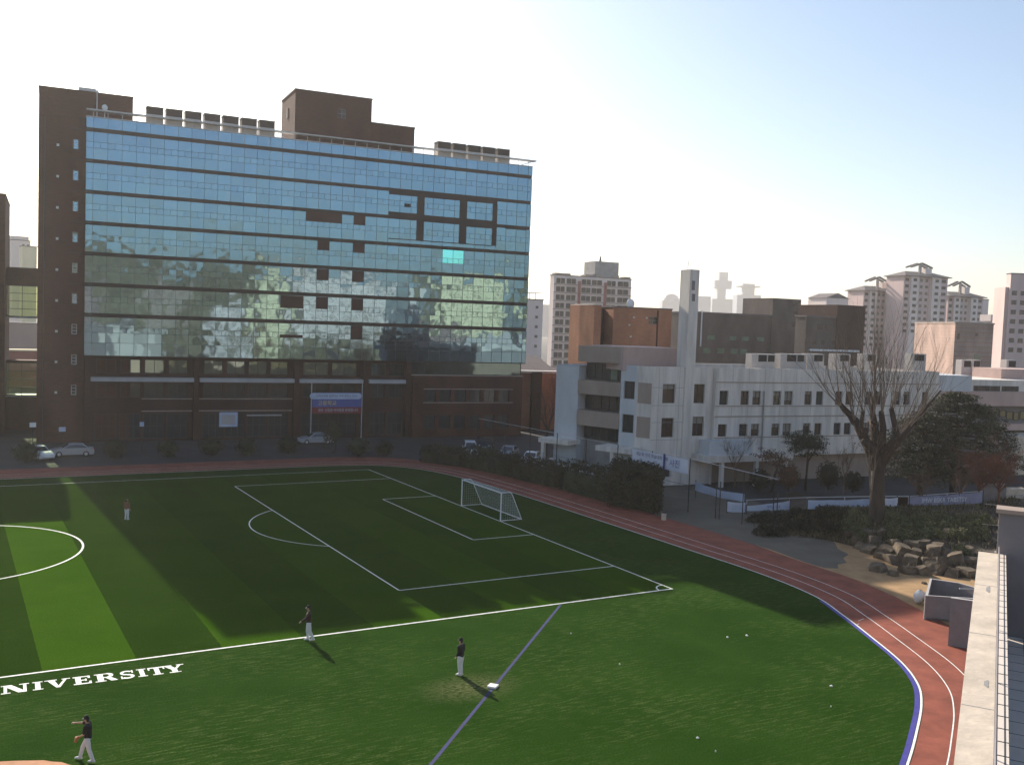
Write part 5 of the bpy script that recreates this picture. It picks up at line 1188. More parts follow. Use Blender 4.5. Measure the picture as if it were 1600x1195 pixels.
# shrubs on the bank, each its own plant, copied from three models
def shrub_model(mt, s):
    mb = MB()
    for k in range(170):
        a, ph = rnd(0, 2*PI), math.acos(rnd(-.15, 1)); r = s*rnd(.55, 1.05)
        c = (r*math.cos(a)*math.sin(ph), r*math.sin(a)*math.sin(ph), r*.95*math.cos(ph)+.1)
        for q in range(5): leaf(mb, (c[0]+rnd(-.12, .12), c[1]+rnd(-.12, .12), c[2]+rnd(-.1, .1)), .20, mt, .5)
    e = bpy.data.objects.new("leafy_shrub", None); COL.objects.link(e); mb.build("foliage", e)
    mb = MB()
    for k in range(6): a = rnd(0, 2*PI); mb.tube([(0, 0, -.1), (s*.5*math.cos(a), s*.5*math.sin(a), s*.7)], [.03, .012], "twig_brown", 4, False)
    mb.build("stems", e); return e
protos = [shrub_model("leaf_shrub", .95), shrub_model("leaf_shrub", .8), shrub_model("leaf_hedge", .95)]
used = [False]*3
def bank_at(px, py):
    """point of the bank seen at a pixel (march along the ray)"""
    z = 1.2
    best = None
    for i in range(121):
        for j in range(31):
            p = bank(i/120, j/30)
            r = AX @ (p-CAM); x, y = CX+FPX*r[0]/r[2], CY-FPX*r[1]/r[2]; dd = (x-px)**2+(y-py)**2
            if best is None or dd < best[0]: best = (dd, p)
    return best[1]
SH_ROWS = [("back", 812, [1335, 1352, 1392, 1410, 1428, 1446, 1464, 1482, 1500, 1518, 1536]), ("middle", 824, [1328, 1346, 1398, 1416, 1434, 1453, 1472, 1491, 1510, 1530]), ("front", 837, [1350, 1402, 1422, 1444, 1466, 1488, 1508, 1530])]
def place_copy(i, p, label, group, cat, sc=1.0):
    o = protos[i] if not used[i] else copy_tree(protos[i]); used[i] = True
    o.location = (p[0], p[1], p[2]); o.rotation_euler = (0, 0, rnd(0, 6)); o.scale = (sc, sc, sc*rnd(.85, 1.1)); tag(o, label, cat, group); return o
for rn, y, X in SH_ROWS:
    for k, x in enumerate(X): place_copy(random.choice((0, 1)), bank_at(x, y+4), f"green leafy shrub, {ORD[k]} from left in the {rn} row below the banners", "leafy shrubs on the bank", "shrub", rnd(.70, 1.0))
for rn, y, X in (("upper", 808, [1180, 1200, 1222, 1245, 1268, 1290, 1310]), ("lower", 828, [1192, 1216, 1240, 1264, 1288, 1310])):
    for k, x in enumerate(X): place_copy(2, bank_at(x, y) if x > 1228 else G(x, y+6, .05), f"dark shaded shrub, {ORD[k]} from left in the {rn} row left of the bare tree", "dark shrubs on the shaded bank", "shrub", rnd(.8, 1.1))
place_copy(0, bank_at(1500, 870), "green leafy shrub growing among the boulders near the parapet", "leafy shrubs on the bank", "shrub", .8)
# boulders
def boulder_mesh(k):
    bm = bmesh.new(); bmesh.ops.create_icosphere(bm, subdivisions=3, radius=1.15); rs = np.random.default_rng(100+k)
    planes = [(Vector(np.array(a)+rs.normal(0, .16, 3)).normalized(), rs.uniform(.52, .74)) for a in ((1, 0, 0), (-1, 0, 0), (0, 1, 0), (0, -1, 0), (0, 0, 1), (0, 0, -1))]+[(Vector(rs.normal(0, 1, 3)).normalized(), rs.uniform(.70, .92)) for _ in range(5)]
    for v in bm.verts:
        for n_, d_ in planes:
            q = v.co.dot(n_)-d_
            if q > 0: v.co -= n_*q*.99
        v.co += v.co.normalized()*rs.normal(0, .012)
    me = bpy.data.meshes.new("boulder"); bm.to_mesh(me); bm.free(); me.materials.append(M["rock"]); return me
BM = [boulder_mesh(k) for k in range(7)]
ROCKS = [("front", 897, [(1372, 1.0), (1395, .8), (1417, 1.2), (1440, 1.0), (1463, 1.3), (1488, 1.0), (1512, 1.2)]), ("second", 881, [(1352, 1.0), (1374, .9), (1398, 1.1), (1424, 1.3), (1450, 1.1), (1472, .9), (1497, 1.2), (1520, 1.0)]), ("third", 866, [(1345, 1.1), (1362, .9), (1385, 1.0), (1408, 1.1), (1432, 1.0), (1458, 1.2), (1480, .9), (1512, 1.0)]), ("fourth", 852, [(1342, .9), (1366, 1.0), (1400, .9), (1426, 1.0), (1446, .9), (1470, .8)]), ("topmost", 838, [(1330, .8), (1355, .9), (1378, .8), (1480, .9), (1505, 1.0)])]
for rn, y, X in ROCKS:
    for k, (x, s) in enumerate(X):
        yy = y+rnd(-4, 4)-(6 if x < 1380 else 0); p = bank_at(x, yy) if y < 895 else G(x, min(yy, 905), .0)
        o = bpy.data.objects.new("boulder", random.choice(BM)); COL.objects.link(o); s2 = s*.70
        o.location = (p[0], p[1], p[2]+.14*s2); o.rotation_euler = (rnd(-.18, .18), rnd(-.18, .18), rnd(0, 6)); o.scale = (s2*rnd(1.0, 1.6), s2*rnd(.8, 1.1), s2*rnd(.7, 1.0))
        tag(o, f"rough brown boulder, {ORD[k]} from left in the {rn} row of the rockery", "boulder", "boulders of the rockery")
gc = MB()
for k in range(5200):
    ss, tt = rnd(.02, .98), rnd(.02, 1.0)
    p = bank(ss, tt)
    if tt < .5 and ss > .3 and random.random() < .45: continue
    c = Vector((p[0]+rnd(-.2, .2), p[1]+rnd(-.2, .2), p[2]+.05)); hgt = rnd(.10, .42)
    for q in range(3):
        a = rnd(0, 2*PI); d = Vector((math.cos(a), math.sin(a), 0)); n_ = Vector((-d.y, d.x, 0))*.05
        tip = c+d*rnd(.05, .22)+Vector((0, 0, hgt)); gc.poly([c-n_, c+n_, tip], ("leaf_shrub", "leaf_straw", "leaf_hedge")[(k+q) % 3 if tt > .3 else 1])
tag(gc.build("ground_cover"), "dry grass and low weeds covering the bank between boulders and shrubs", "ground cover", kind="stuff")
o = bpy.data.objects.new("boulder", BM[2]); COL.objects.link(o); p = G(1443, 911); o.location = p; o.scale = (.22, .2, .16); tag(o, "small pale stone lying alone on the sand", "stone", "boulders of the rockery")
# ================================================================== FENCES AND BANNERS
FN = Plane(np.array([18.7, 20.6]), math.degrees(math.atan2(16.3-18.7, 58-20.6)))
fe = empty("track_fence", (17.5, 40, 0), "tall thin cable fence on posts along the outer edge of the track", "fence")
us = [0, 5.2, 10.4, 15.6, 20.8, 26, 31.2, 37.4]
for u in us: mb = MB(); mb.tube([FN.P(u, 0), FN.P(u, 5.05)], .055, "metal_dark", 6); mb.build("post", fe)
mb = MB(); mb.tube([FN.P(0, 5.0), FN.P(37.4, 5.0)], .035, "metal_light", 5); mb.build("top_cable", fe)
mb = MB(); mb.tube([FN.P(0, 2.5), FN.P(37.4, 2.5)], .02, "metal_dark", 4); mb.build("middle_cable", fe)
FN2 = Plane(np.array([18.7, 20.6]), math.degrees(math.atan2(G(1208, 830)[0]-18.7, G(1208, 830)[1]-20.6)))
f2 = empty("track_fence", FN2.P(5, 0), "thin cable fence on dark posts below the white block's porch", "fence")
for x in (1118, 1124, 1160, 1208, 1214): u = FN2.uz(x, 800)[0]; mb = MB(); mb.tube([FN2.P(u, 0), FN2.P(u, 4.6 if x in (1160,) else 3.4)], .05, "metal_dark", 6); mb.build("post", f2)
mb = MB(); u9 = FN2.uz(1214, 800)[0]; mb.tube([FN2.P(0, 5.0), FN2.P(u9, 4.5)], .03, "metal_light", 5); mb.build("top_cable", f2)
def banner(label, corners, d_or_z, mt, txt=None, tmt="ink_dark", ts=.5, group=None, sag=.06, name="cloth_banner", mirror=False):
    """corners: pixel (xL, ytopL, ybotL, xR, ytopR, ybotR); bottom edge at height z on the ground point"""
    xL, tL, bL, xR, tR, bR = corners; z = d_or_z; a, b = G(xL, bL, z), G(xR, bR, z)
    az = math.degrees(math.atan2((b-a)[0], (b-a)[1])); P = Plane(a, az); L = float(np.linalg.norm((b-a)[:2])); hL, hR = P.uz(xL, tL)[1]-z, P.uz(xR, tR)[1]-z
    e = empty(name, P.P(L/2, z, 0), label, "banner", group); mb = MB(); n = 20
    w = lambda u: .06*math.sin(u*2.1)+.03*math.sin(u*5.3)
    zt_ = lambda u: z+hL+(hR-hL)*u/L-sag*math.sin(PI*u/L)
    for i in range(n):
        u0, u1 = L*i/n, L*(i+1)/n; mb.poly([P.P(u0, z-sag*.5*math.sin(PI*u0/L), w(u0)), P.P(u1, z-sag*.5*math.sin(PI*u1/L), w(u1)), P.P(u1, zt_(u1), w(u1)), P.P(u0, zt_(u0), w(u0))], mt)
    mb.build("cloth", e)
    if txt:
        s = -1 if mirror else 1
        for (t, fx, fz, sz, m_) in txt:
            text_mesh(t, sz*(hL+hR)/2, m_, lambda x, y: P.P(L*fx+s*x, z+(zt_(L*fx)-z)*fz+y, .13), "lettering", e)
    for u in (0, L): mb = MB(); mb.tube([P.P(u, z-.8, -.06), P.P(u, zt_(u)+.12, -.06)], .045, "metal_dark", 5); mb.build("pole", e)
    return e, P, L, z, zt_
GB = "banners tied along the garden fence"
e = empty("fence_banner", FN.P(2, 4, .1), "long pale banner with small dark print hung high on the track fence", "banner"); u0, u1 = FN.uz(1077, 728)[0], FN.uz(989, 714)[0]
mb = MB(); n = 16
for i in range(n):
    a, b = u0+(u1-u0)*i/n, u0+(u1-u0)*(i+1)/n; w = lambda u: .12+.05*math.sin(u*2)
    mb.poly([FN.P(a, 3.55, w(a)), FN.P(b, 3.55, w(b)), FN.P(b, 4.9, w(b)), FN.P(a, 4.9, w(a))], "banner_white")
mb.build("cloth", e)
for t, fu, z_, sz, m_ in (("제21회 전국 학술대회 개최", .62, 4.55, .42, "ink_dark"), ("20  .  .  .   ~  강당", .68, 4.0, .36, "ink_dark"), ("사진", .22, 4.25, .8, "banner_blue")):
    text_mesh(t, sz, m_, lambda x, y: FN.P(u0+(u1-u0)*fu-x, z_+y, .22), "lettering", e)
mb = MB(); um = u0+(u1-u0)*.40; mb.pbox(FN, um-.10, um+.10, 3.45, 5.05, .2, .26, "banner_navy"); mb.build("strap", e)
banner("sagging pale blue banner by the white block's porch", (1086, 752, 766, 1163, 771, 784), .9, "banner_sky", [("행복한 대학 생활", .5, .5, .5, "banner_white")], group=GB, sag=.25)
banner("short pale banner low behind the dark fence posts", (1136, 783, 799, 1164, 785, 800), .15, "banner_white", [("안내", .5, .5, .5, "banner_sky")], group=GB)
banner("narrow tapering pale banner left of the grey wall gap", (1167, 790, 798, 1234, 782, 796), .35, "banner_white", [("캠퍼스 안내", .6, .5, .45, "banner_blue")], group=GB)
banner("long plain pale banner left of the bare tree's trunk", (1262, 781, 795, 1362, 779, 793), 1.95, "banner_sky", [("대학교 학생회", .4, .5, .5, "banner_white")], group=GB)
banner("short white banner just right of the bare tree's trunk", (1380, 778, 791, 1402, 777, 790), 2.35, "banner_white", [("모집", .5, .5, .6, "banner_sky")], group=GB)
banner("blue banner with large white lettering on the garden fence", (1421, 776, 790, 1536, 768, 786), 2.4, "banner_dusk", [("IMW BSKR TABSTSY", .45, .5, .62, "banner_white")], group=GB)
ge = empty("garden_fence", G(1330, 790, 1.2), "low pale railing carrying banners along the garden bank", "fence")
prev = None
for x, y, z in ((1167, 781, .9), (1234, 778, 1.1), (1262, 777, 1.6), (1320, 776, 2.2), (1362, 775.5, 2.6), (1420, 775, 2.9), (1480, 771, 3.1), (1536, 767, 3.2)):
    q = G(x, y, z+.05)
    mb = MB(); mb.tube([(q[0], q[1], z-1.6), (q[0], q[1], z+.05)], .045, "metal_light", 5); mb.build("post", ge)
    if prev is not None: mb = MB(); mb.tube([prev, q], .04, "metal_light", 5); mb.build("rail", ge)
    prev = q
mb = MB(); q = Plane(G(1400, 791, 1.9), 110); a, b = q.uz(1403, 785)[0], q.uz(1419, 785)[0]; mb.pbox(q, a, b, 1.9, 2.7, -.05, .05, "brick_dark"); mb.build("panel", ge)
SL = Plane(G(1560, 785, 2.0), 112); a, b = SL.uz(1536, 770)[0], SL.uz(1572, 770)[0]; e = empty("concrete_slab_wall", SL.P((a+b)/2, 2, 0), "plain grey upright concrete slab right of the lettered banner", "wall")
mb = MB(); mb.pbox(SL, a, b, 1.0, SL.uz(1555, 757)[1], -.3, 0, "concrete_shade"); mb.build("slab", e); mb = MB(); mb.pbox(SL, a-.03, b+.03, SL.uz(1555, 757)[1], SL.uz(1555, 757)[1]+.06, -.34, .04, "concrete_tan"); mb.build("coping", e)
e = empty("stone_steps", SL.P(b+2.0, 1.5, 0), "pale stone steps behind the reddish tree at the right edge", "steps")
for k in range(3): mb = MB(); mb.pbox(SL, b+.2, b+4, 1.0, 2.0+.45*k, -1.0-.8*k-.8, -.2-.8*k, "concrete_cream"); mb.build("step", e)
e = empty("garden_slab", G(1530, 735, 2.2), "tilted pale stone slab in the garden under the evergreen", "slab"); c = G(1527, 728, 2.6); mb = MB(); mb.box((c[0], c[1], 2.6), (3.2, .4, 1.6), "concrete_tan", -.3); mb.build("stone", e)
# small signs and posts before the glass building
def sign(label, x, y, ytop, w, mt, name="sign_board", cat="sign"):
    b = G(x, y); P = Plane(b, 94.75); z = P.uz(x, ytop)[1]; e = empty(name, b, label, cat); mb = MB(); mb.tube([(b[0], b[1], 0), (b[0], b[1], z)], .04, "metal_dark", 5); mb.build("post", e)
    mb = MB(); mb.pbox(P, -w/2, w/2, z-.55, z, .04, .09, mt); mb.build("panel", e)
sign("small white round headed sign post before the left doors", 221, 704, 659, .5, "banner_sky"); sign("small pale sign board near the parked silver car", 97, 700, 667, .75, "banner_sky"); sign("tiny bright sunlit sign near the left edge", 51, 700, 660, .7, "paper_white")
e = empty("litter_bin", G(1037, 812), "small cream litter bin by the square cut hedge", "bin"); c = G(1037, 812); mb = MB(); mb.tube([(c[0], c[1], 0), (c[0], c[1], .62)], .22, "concrete_cream", 10); mb.build("body", e); mb = MB(); mb.tube([(c[0], c[1], .62), (c[0], c[1], .82)], [.25, .12], "metal_dark", 10); mb.build("lid", e)
# ================================================================== CARS
def car(label, pos, heading, paint, kind="sedan", group="parked cars"):
    """heading in degrees from +Y towards +X = where the bonnet points"""
    a = math.radians(heading); f = Vector((math.sin(a), math.cos(a), 0)); r = Vector((f.y, -f.x, 0)); b = Vector((pos[0], pos[1], 0))
    e = empty("parked_car", b, label, "car", group)
    T = lambda x, y, z: tuple(b+f*x+r*y+Vector((0, 0, z)))
    Wd = .88 if kind == "sedan" else .92
    if kind == "sedan": low = [(-2.25, .35), (-2.28, .62), (-2.2, .92), (-1.5, .98), (1.0, .94), (1.75, .86), (2.2, .70), (2.25, .42), (2.15, .24), (-2.15, .24)]; cab = [(-1.75, .95), (-1.15, 1.38), (-.2, 1.45), (.35, 1.38), (1.1, .92)]
    else: low = [(-2.3, .4), (-2.34, .8), (-2.3, 1.05), (-1.5, 1.08), (1.2, 1.05), (1.9, .98), (2.25, .75), (2.3, .42), (2.2, .26), (-2.2, .26)]; cab = [(-2.25, 1.05), (-2.05, 1.78), (-1.0, 1.88), (.5, 1.84), (1.55, 1.03)]
    mb = MB()
    def loft(prof, ws, mt):
        n = len(prof); rows_ = [[T(x, s*w(z), z) for x, z in prof] for s, w in ws]; vs = sum(rows_, []); fs = []
        for k in range(len(rows_)-1):
            for i in range(n): fs.append((k*n+i, k*n+(i+1) % n, (k+1)*n+(i+1) % n, (k+1)*n+i))
        fs += [tuple(range(n))[::-1], tuple(range((len(rows_)-1)*n, len(rows_)*n))]; mb.mesh(vs, fs, mt)
    loft(low, [(-1, lambda z: Wd), (-.9, lambda z: Wd), (.9, lambda z: Wd), (1, lambda z: Wd)], paint)
    zmid = cab[0][1]; loft(cab, [(-1, lambda z: Wd-.06-(z-zmid)*.30), (1, lambda z: Wd-.06-(z-zmid)*.30)], paint)
    mb.build("body", e, False)
    # glass: slightly proud of the cabin
    k = .012
    cx0 = sum(p[0] for p in cab)/len(cab)
    for s in (-1, 1):
        mb = MB(); q = [(x*.0+cx0+(x-cx0)*.88, zmid+.05+(z-zmid)*.80) for x, z in cab]; mb.poly([T(x, s*(Wd-.06-(z-zmid)*.30+k), z) for x, z in q], "window_glass"); mb.build("side_window", e)
    for nm, (p, q) in (("windscreen", (cab[-1], cab[-2])), ("rear_window", (cab[0], cab[1]))):
        mb = MB(); sg = 1 if nm == "windscreen" else -1; v = []
        for t, ss in ((.08, -1), (.08, 1), (.92, 1), (.92, -1)):
            x = p[0]+(q[0]-p[0])*t; z = p[1]+(q[1]-p[1])*t; v.append(T(x+sg*.02, ss*(Wd-.16-(z-zmid)*.30), z+.015))
        mb.poly(v, "window_glass"); mb.build(nm, e)
    for x in (-1.4, 1.4):
        for s in (-1, 1):
            mb = MB(); mb.tube([T(x, s*(Wd-.2), .32), T(x, s*(Wd+.015), .32)], .32, "tyre", 16); w = mb.build("wheel", e); mb = MB(); mb.tube([T(x, s*(Wd-.0), .32), T(x, s*(Wd+.025), .32)], .19, "metal_light", 12); mb.build("rim", w)
    for s in (-1, 1):
        mb = MB(); c = T(2.2, s*(Wd-.25), .66 if kind == "sedan" else .8); mb.blob(c, (.10, .16, .09), "metal_white", 8, 6); mb.build("headlight", e)
        mb = MB(); c = T(-2.24, s*(Wd-.2), .78 if kind == "sedan" else .9); mb.blob(c, (.08, .14, .1), "lamp_red", 8, 6); mb.build("tail_light", e)
    mb = MB(); mb.tube([T(2.29, -.28, .45), T(2.30, .28, .45)], .06, "paper_white", 4); mb.build("number_plate", e)
    return e
cp = G(113, 712); car("silver saloon car parked side-on at far left", (cp[0], cp[1]), 274, "car_silver")
cp = G(62, 716); car("dark car at far left, coloured white for the sunlight on its bonnet", (cp[0]-.2, cp[1]), 160, "car_white")  # white paint stands in for sunlight on a dark car's bonnet and roof
cp = G(490, 690); car("pale car half hidden under the entrance banner", (cp[0]-.3, 76.5), 275, "car_silver")
cp = G(732, 714); car("white van facing the track behind the dark bushes", (16.4, 60.0), 205, "car_white", "van")
cp = G(826, 726); car("white car facing the fence behind the goal's bushes", (cp[0]+1, cp[1]+1), 225, "car_white")
cp = G(862, 738); car("black car parked left of the white car near the hedge", (cp[0]+1, cp[1]+1), 225, "car_black")
cp = G(915, 748); car("white car with dark windscreen next to the square cut hedge", (cp[0]+.5, cp[1]+.6), 220, "car_white")
cp = G(790, 716); car("silver car parked between white van and white car", (cp[0]+1, cp[1]+1), 222, "car_silver")
cp = G(760, 704); car("dark car parked behind the white van", (cp[0]+1, cp[1]+2), 215, "car_black")
# ================================================================== PLAYERS
def skin_obj(nodes, edges, mt, name, parent, xf, vox=.014):
    """one continuous surface: capsules along the edges fused by a voxel remesh"""
    b = MB(); pr = lambda r: r if isinstance(r, tuple) else (r, r)
    def egg(c, rx, ry, rz):
        vs, fs = [(c[0], c[1], c[2]+rz)], []; R_, S_ = 8, 12
        for i in range(1, R_):
            th = PI*i/R_
            vs += [(c[0]+rx*math.sin(th)*math.cos(2*PI*k/S_), c[1]+ry*math.sin(th)*math.sin(2*PI*k/S_), c[2]+rz*math.cos(th)) for k in range(S_)]
        vs.append((c[0], c[1], c[2]-rz)); L = len(vs)-1
        fs += [(0, 1+k, 1+(k+1) % S_) for k in range(S_)]+[(L, L-S_+(k+1) % S_, L-S_+k) for k in range(S_)]
        for i in range(R_-2): fs += [(1+i*S_+k, 1+(i+1)*S_+k, 1+(i+1)*S_+(k+1) % S_, 1+i*S_+(k+1) % S_) for k in range(S_)]
        b.mesh(vs, fs, mt)
    for p, r in nodes:
        rx, ry = pr(r); egg(p, rx, ry, min(rx, ry))
    for i, j in edges:
        (p, r0), (q, r1) = nodes[i], nodes[j]; r0, r1 = pr(r0), pr(r1); P, Q = Vector(p), Vector(q); d = Q-P
        n = max(2, int(d.length/.03))
        for k in range(1, n):
            t = k/n; c = P.lerp(Q, t); rx, ry = r0[0]*(1-t)+r1[0]*t, r0[1]*(1-t)+r1[1]*t; egg(c, rx, ry, min(rx, ry))
    me = bpy.data.meshes.new("tmp"); me.from_pydata(b.v, [], b.f); ob = bpy.data.objects.new("tmp", me); COL.objects.link(ob)
    md = ob.modifiers.new("r", 'REMESH'); md.mode = 'VOXEL'; md.voxel_size = vox
    sm = ob.modifiers.new("s", 'SMOOTH'); sm.factor = .5; sm.iterations = 3
    dg = bpy.context.evaluated_depsgraph_get(); dg.update(); m2 = bpy.data.meshes.new_from_object(ob.evaluated_get(dg))
    vs = [xf(v.co) for v in m2.vertices]; fs = [tuple(p.vertices) for p in m2.polygons]
    COL.objects.unlink(ob); bpy.data.objects.remove(ob); bpy.data.meshes.remove(me); bpy.data.meshes.remove(m2)
    mb = MB(); mb.mesh(vs, fs, mt); return mb.build(name, parent, True)
def person(label, pos, heading, J, jersey, cap=True, glove=None, height=1.78, sleeves_long=True, hair=True):
    """J: joints in a local frame, x right, y forward, z up, for a 1.78 m figure"""
    a = math.radians(heading); f = Vector((math.sin(a), math.cos(a), 0)); r = Vector((f.y, -f.x, 0)); b = Vector((pos[0], pos[1], 0.012)); k = height/1.78
    X = lambda c: tuple(b+(r*c[0]+f*c[1])*k+Vector((0, 0, c[2]*k)))
    e = empty("person", b, label, "person", "baseball players on the field"); V = Vector
    pel, che, nek, hed = V(J["pelvis"]), V(J["chest"]), V(J["neck"]), V(J["head"])
    N = []; E = []
    def add(p, rr, par=None): N.append((tuple(p), rr)); E.append((par, len(N)-1)) if par is not None else None; return len(N)-1
    p0 = add(pel, (.15, .11)); p1 = add(pel.lerp(che, .5), (.14, .10), p0); p2 = add(che, (.16, .11), p1); p3 = add(nek, .058, p2); hd = (hed-nek).normalized(); fw = V(J.get("face", (0, 1, 0))).normalized()
    p4 = add(nek+hd*.10+fw*.015, (.062, .072), p3); p5 = add(nek+hd*.18, (.074, .092), p4); p6 = add(nek+hd*.225, (.06, .075), p5)
    add(nek+hd*.13+fw*.095, .016, p4)                    # nose
    for s in ("L", "R"):
        sh, el, wr = V(J["sh"+s]), V(J["el"+s]), V(J["wr"+s]); i = add(sh, .062, p2); i2 = add(sh.lerp(el, .5), .050, i); i3 = add(el, .042, i2); i4 = add(wr, .029, i3)
        hv = (wr-el).normalized(); pm = add(wr+hv*.05, (.042, .022), i4); pe = add(wr+hv*.085, (.042, .020), pm); side = hv.orthogonal().normalized() if abs(hv.z) < .9 else V((0, 1, 0)); dn = hv.cross(side)
        for q, off in enumerate((-.030, -.010, .010, .030)):
            ln = (.062, .074, .070, .054)[q]; j = add(wr+hv*.10+side*off, .0095, pe); j2 = add(wr+hv*(.10+ln*.55)+side*off+dn*.012, .009, j); add(wr+hv*(.10+ln*.9)+side*off+dn*.032, .008, j2)
        t = add(wr+hv*.045-side*.048, .011, pm); add(wr+hv*.085-side*.066, .009, t)
        hp, kn, an = V(J["hp"+s]), V(J["kn"+s]), V(J["an"+s]); i = add(hp, .088, p0); i2 = add(hp.lerp(kn, .5), .078, i); i3 = add(kn, .056, i2); i4 = add(kn.lerp(an, .4), .055, i3); i5 = add(an, .037, i4)
        tv = V(J["to"+s])-an; add(an+tv*.5, .035, i5); add(V(J["to"+s]), .028, len(N)-1)
    skin_obj(N, E, "skin", "body", e, X, .011)
    # clothing follows the same joints, a little fuller
    N, E = [], []; q0 = add(pel+V((0, 0, .02)), (.185, .145)); q1 = add(pel.lerp(che, .5), (.175, .135), q0); q2 = add(che, (.195, .145), q1); add(nek-V((0, 0, .03)), .075, q2)
    for s in ("L", "R"):
        sh, el, wr = V(J["sh"+s]), V(J["el"+s]), V(J["wr"+s]); i = add(sh, .088, q2); i2 = add(sh.lerp(el, .55), .074, i)
        if sleeves_long: i3 = add(el, .062, i2); add(el.lerp(wr, .93), .046, i3)
        else: add(sh.lerp(el, .8), .068, i2)
    skin_obj(N, E, jersey, "jersey", e, X)
    N, E = [], []; q0 = add(pel-V((0, 0, .0)), (.172, .135))
    for s in ("L", "R"):
        hp, kn, an = V(J["hp"+s]), V(J["kn"+s]), V(J["an"+s]); i = add(hp, .112, q0); i2 = add(hp.lerp(kn, .5), .102, i); i3 = add(kn, .082, i2); i4 = add(kn.lerp(an, .5), .078, i3); add(kn.lerp(an, .94), .070, i4)
    skin_obj(N, E, "cloth_white", "trousers", e, X)
    for s in ("L", "R"):
        N, E = [], []; an, to = V(J["an"+s]), V(J["to"+s]); d = (to-an); hz = V((d.x, d.y, 0)).normalized(); i = add(an-hz*.05-V((0, 0, .03)), .05); i2 = add(an+d*.5, .052, i); add(to, .042, i2); skin_obj(N, E, "shoe_white", "shoe", e, X)
    top = nek+hd*.215
    if cap:
        N, E = [], []; i = add(top+hd*.005-fw*.005, (.088, .106)); add(top+hd*.045-fw*.01, (.076, .09), i); skin_obj(N, E, "cloth_black", "cap", e, X)
        mb = MB(); sd_ = fw.cross(hd).normalized(); c = top-hd*.02+fw*.08; pts = [c-sd_*.085, c-sd_*.07+fw*.075-hd*.012, c+fw*.105-hd*.02, c+sd_*.07+fw*.075-hd*.012, c+sd_*.085]
        lo = [p-hd*.014 for p in pts]; mb.mesh([X(p) for p in pts+lo], [(0, 1, 2, 3, 4), (9, 8, 7, 6, 5)]+[(i, i+5, (i+1) % 5+5, (i+1) % 5) for i in range(5)], "cloth_black"); mb.build("cap_brim", e)
    N, E = [], []; i = add(top-fw*.045-hd*.06, (.085, .07)); add(top-fw*.05-hd*.12, (.07, .05), i); skin_obj(N, E, "hair_black", "hair", e, X)
    for s in (-1, 1):
        mb = MB(); sd_ = fw.cross(hd).normalized(); mb.blob(X(nek+hd*.165+fw*.088+sd_*s*.032), .011*k, "hair_black", 6, 4); mb.build("eye", e); mb = MB(); mb.blob(X(nek+hd*.145+sd_*s*.088-fw*.01), (.016*k, .03*k, .036*k), "skin", 6, 4); mb.build("ear", e)
    mb = MB(); mb.blob(X(nek+hd*.085+fw*.086), (.022*k, .012*k, .008*k), "cloth_maroon", 6, 4); mb.build("mouth", e)
    if glove:
        s, mt = glove; el, wr = V(J["el"+s]), V(J["wr"+s]); hv = (wr-el).normalized(); c = wr+hv*.11; N, E = [], []; i = add(wr+hv*.02, .055); i2 = add(c, (.10, .055), i); sd_ = hv.orthogonal().normalized()
        for off in (-.075, -.03, .015, .055): add(c+hv*.15+sd_*off*1.4, .030, i2)
        add(c+hv*.07-sd_*.15, .03, i2); skin_obj(N, E, mt, "glove", e, X)
    return e
STAND = dict(pelvis=(0, 0, .95), chest=(0, .01, 1.30), neck=(0, .01, 1.49), head=(0, .03, 1.70), shL=(-.19, 0, 1.42), shR=(.19, 0, 1.42), elL=(-.25, -.03, 1.14), elR=(.25, -.03, 1.14), wrL=(-.25, .07, .90), wrR=(.25, .07, .90),
    hpL=(-.095, 0, .90), hpR=(.095, 0, .90), knL=(-.11, .02, .50), knR=(.11, .02, .50), anL=(-.12, -.02, .085), anR=(.12, -.02, .085), toL=(-.14, .15, .045), toR=(.14, .15, .045))
rgt = math.degrees(YAW)+90; lft = rgt+180
# striding left, throwing arm stretched out in front, gloved hand low
J = dict(STAND); J.update(chest=(0, .0, 1.30), neck=(0, .03, 1.49), head=(0, .07, 1.70), elR=(.17, .30, 1.43), wrR=(.12, .56, 1.43), elL=(-.22, .06, 1.14), wrL=(-.14, .27, 1.00), hpR=(.09, .02, .91), knR=(.10, .25, .52), anR=(.10, .36, .09), toR=(.10, .54, .05), hpL=(-.09, -.01, .91), knL=(-.10, -.10, .50), anL=(-.11, -.26, .10), toL=(-.12, -.10, .05), shR=(.18, .05, 1.43))
J2 = {k: ((-v[0], v[1], v[2])) for k, v in J.items()}; J2 = {**{k: v for k, v in J2.items() if k[-1] not in "LR" or len(k) != 3}, **{k[:2]+("R" if k[2] == "L" else "L"): v for k, v in J2.items() if len(k) == 3 and k[-1] in "LR"}}
p = G(137, 1189); person("person in black jersey and grey trousers striding with arm outstretched, holding a brown glove", p, lft+4, J, "cloth_black", True, ("L", "leather"), 1.72, sleeves_long=False)
J = dict(STAND); J.update(elL=(-.22, .16, 1.19), wrL=(-.20, .36, 1.06), elR=(.26, -.08, 1.16), wrR=(.22, -.02, .93), knR=(.09, .06, .50), anR=(.09, .02, .085), toR=(.09, .19, .045), knL=(-.1, -.06, .50), anL=(-.11, -.22, .13), toL=(-.12, -.06, .06))
p = G(482, 1001); person("person in dark maroon top walking left across the white touchline", p, lft-12, J, "cloth_maroon", True, None, 1.86)
J = dict(STAND); J.update(elR=(.235, .0, 1.15), wrR=(.18, .12, .95), elL=(-.23, .0, 1.15), wrL=(-.18, .12, .95), anR=(.07, -.02, .085), toR=(.08, .15, .045), anL=(-.07, -.02, .085), toL=(-.10, .15, .045), knR=(.08, .02, .5), knL=(-.08, .02, .5))
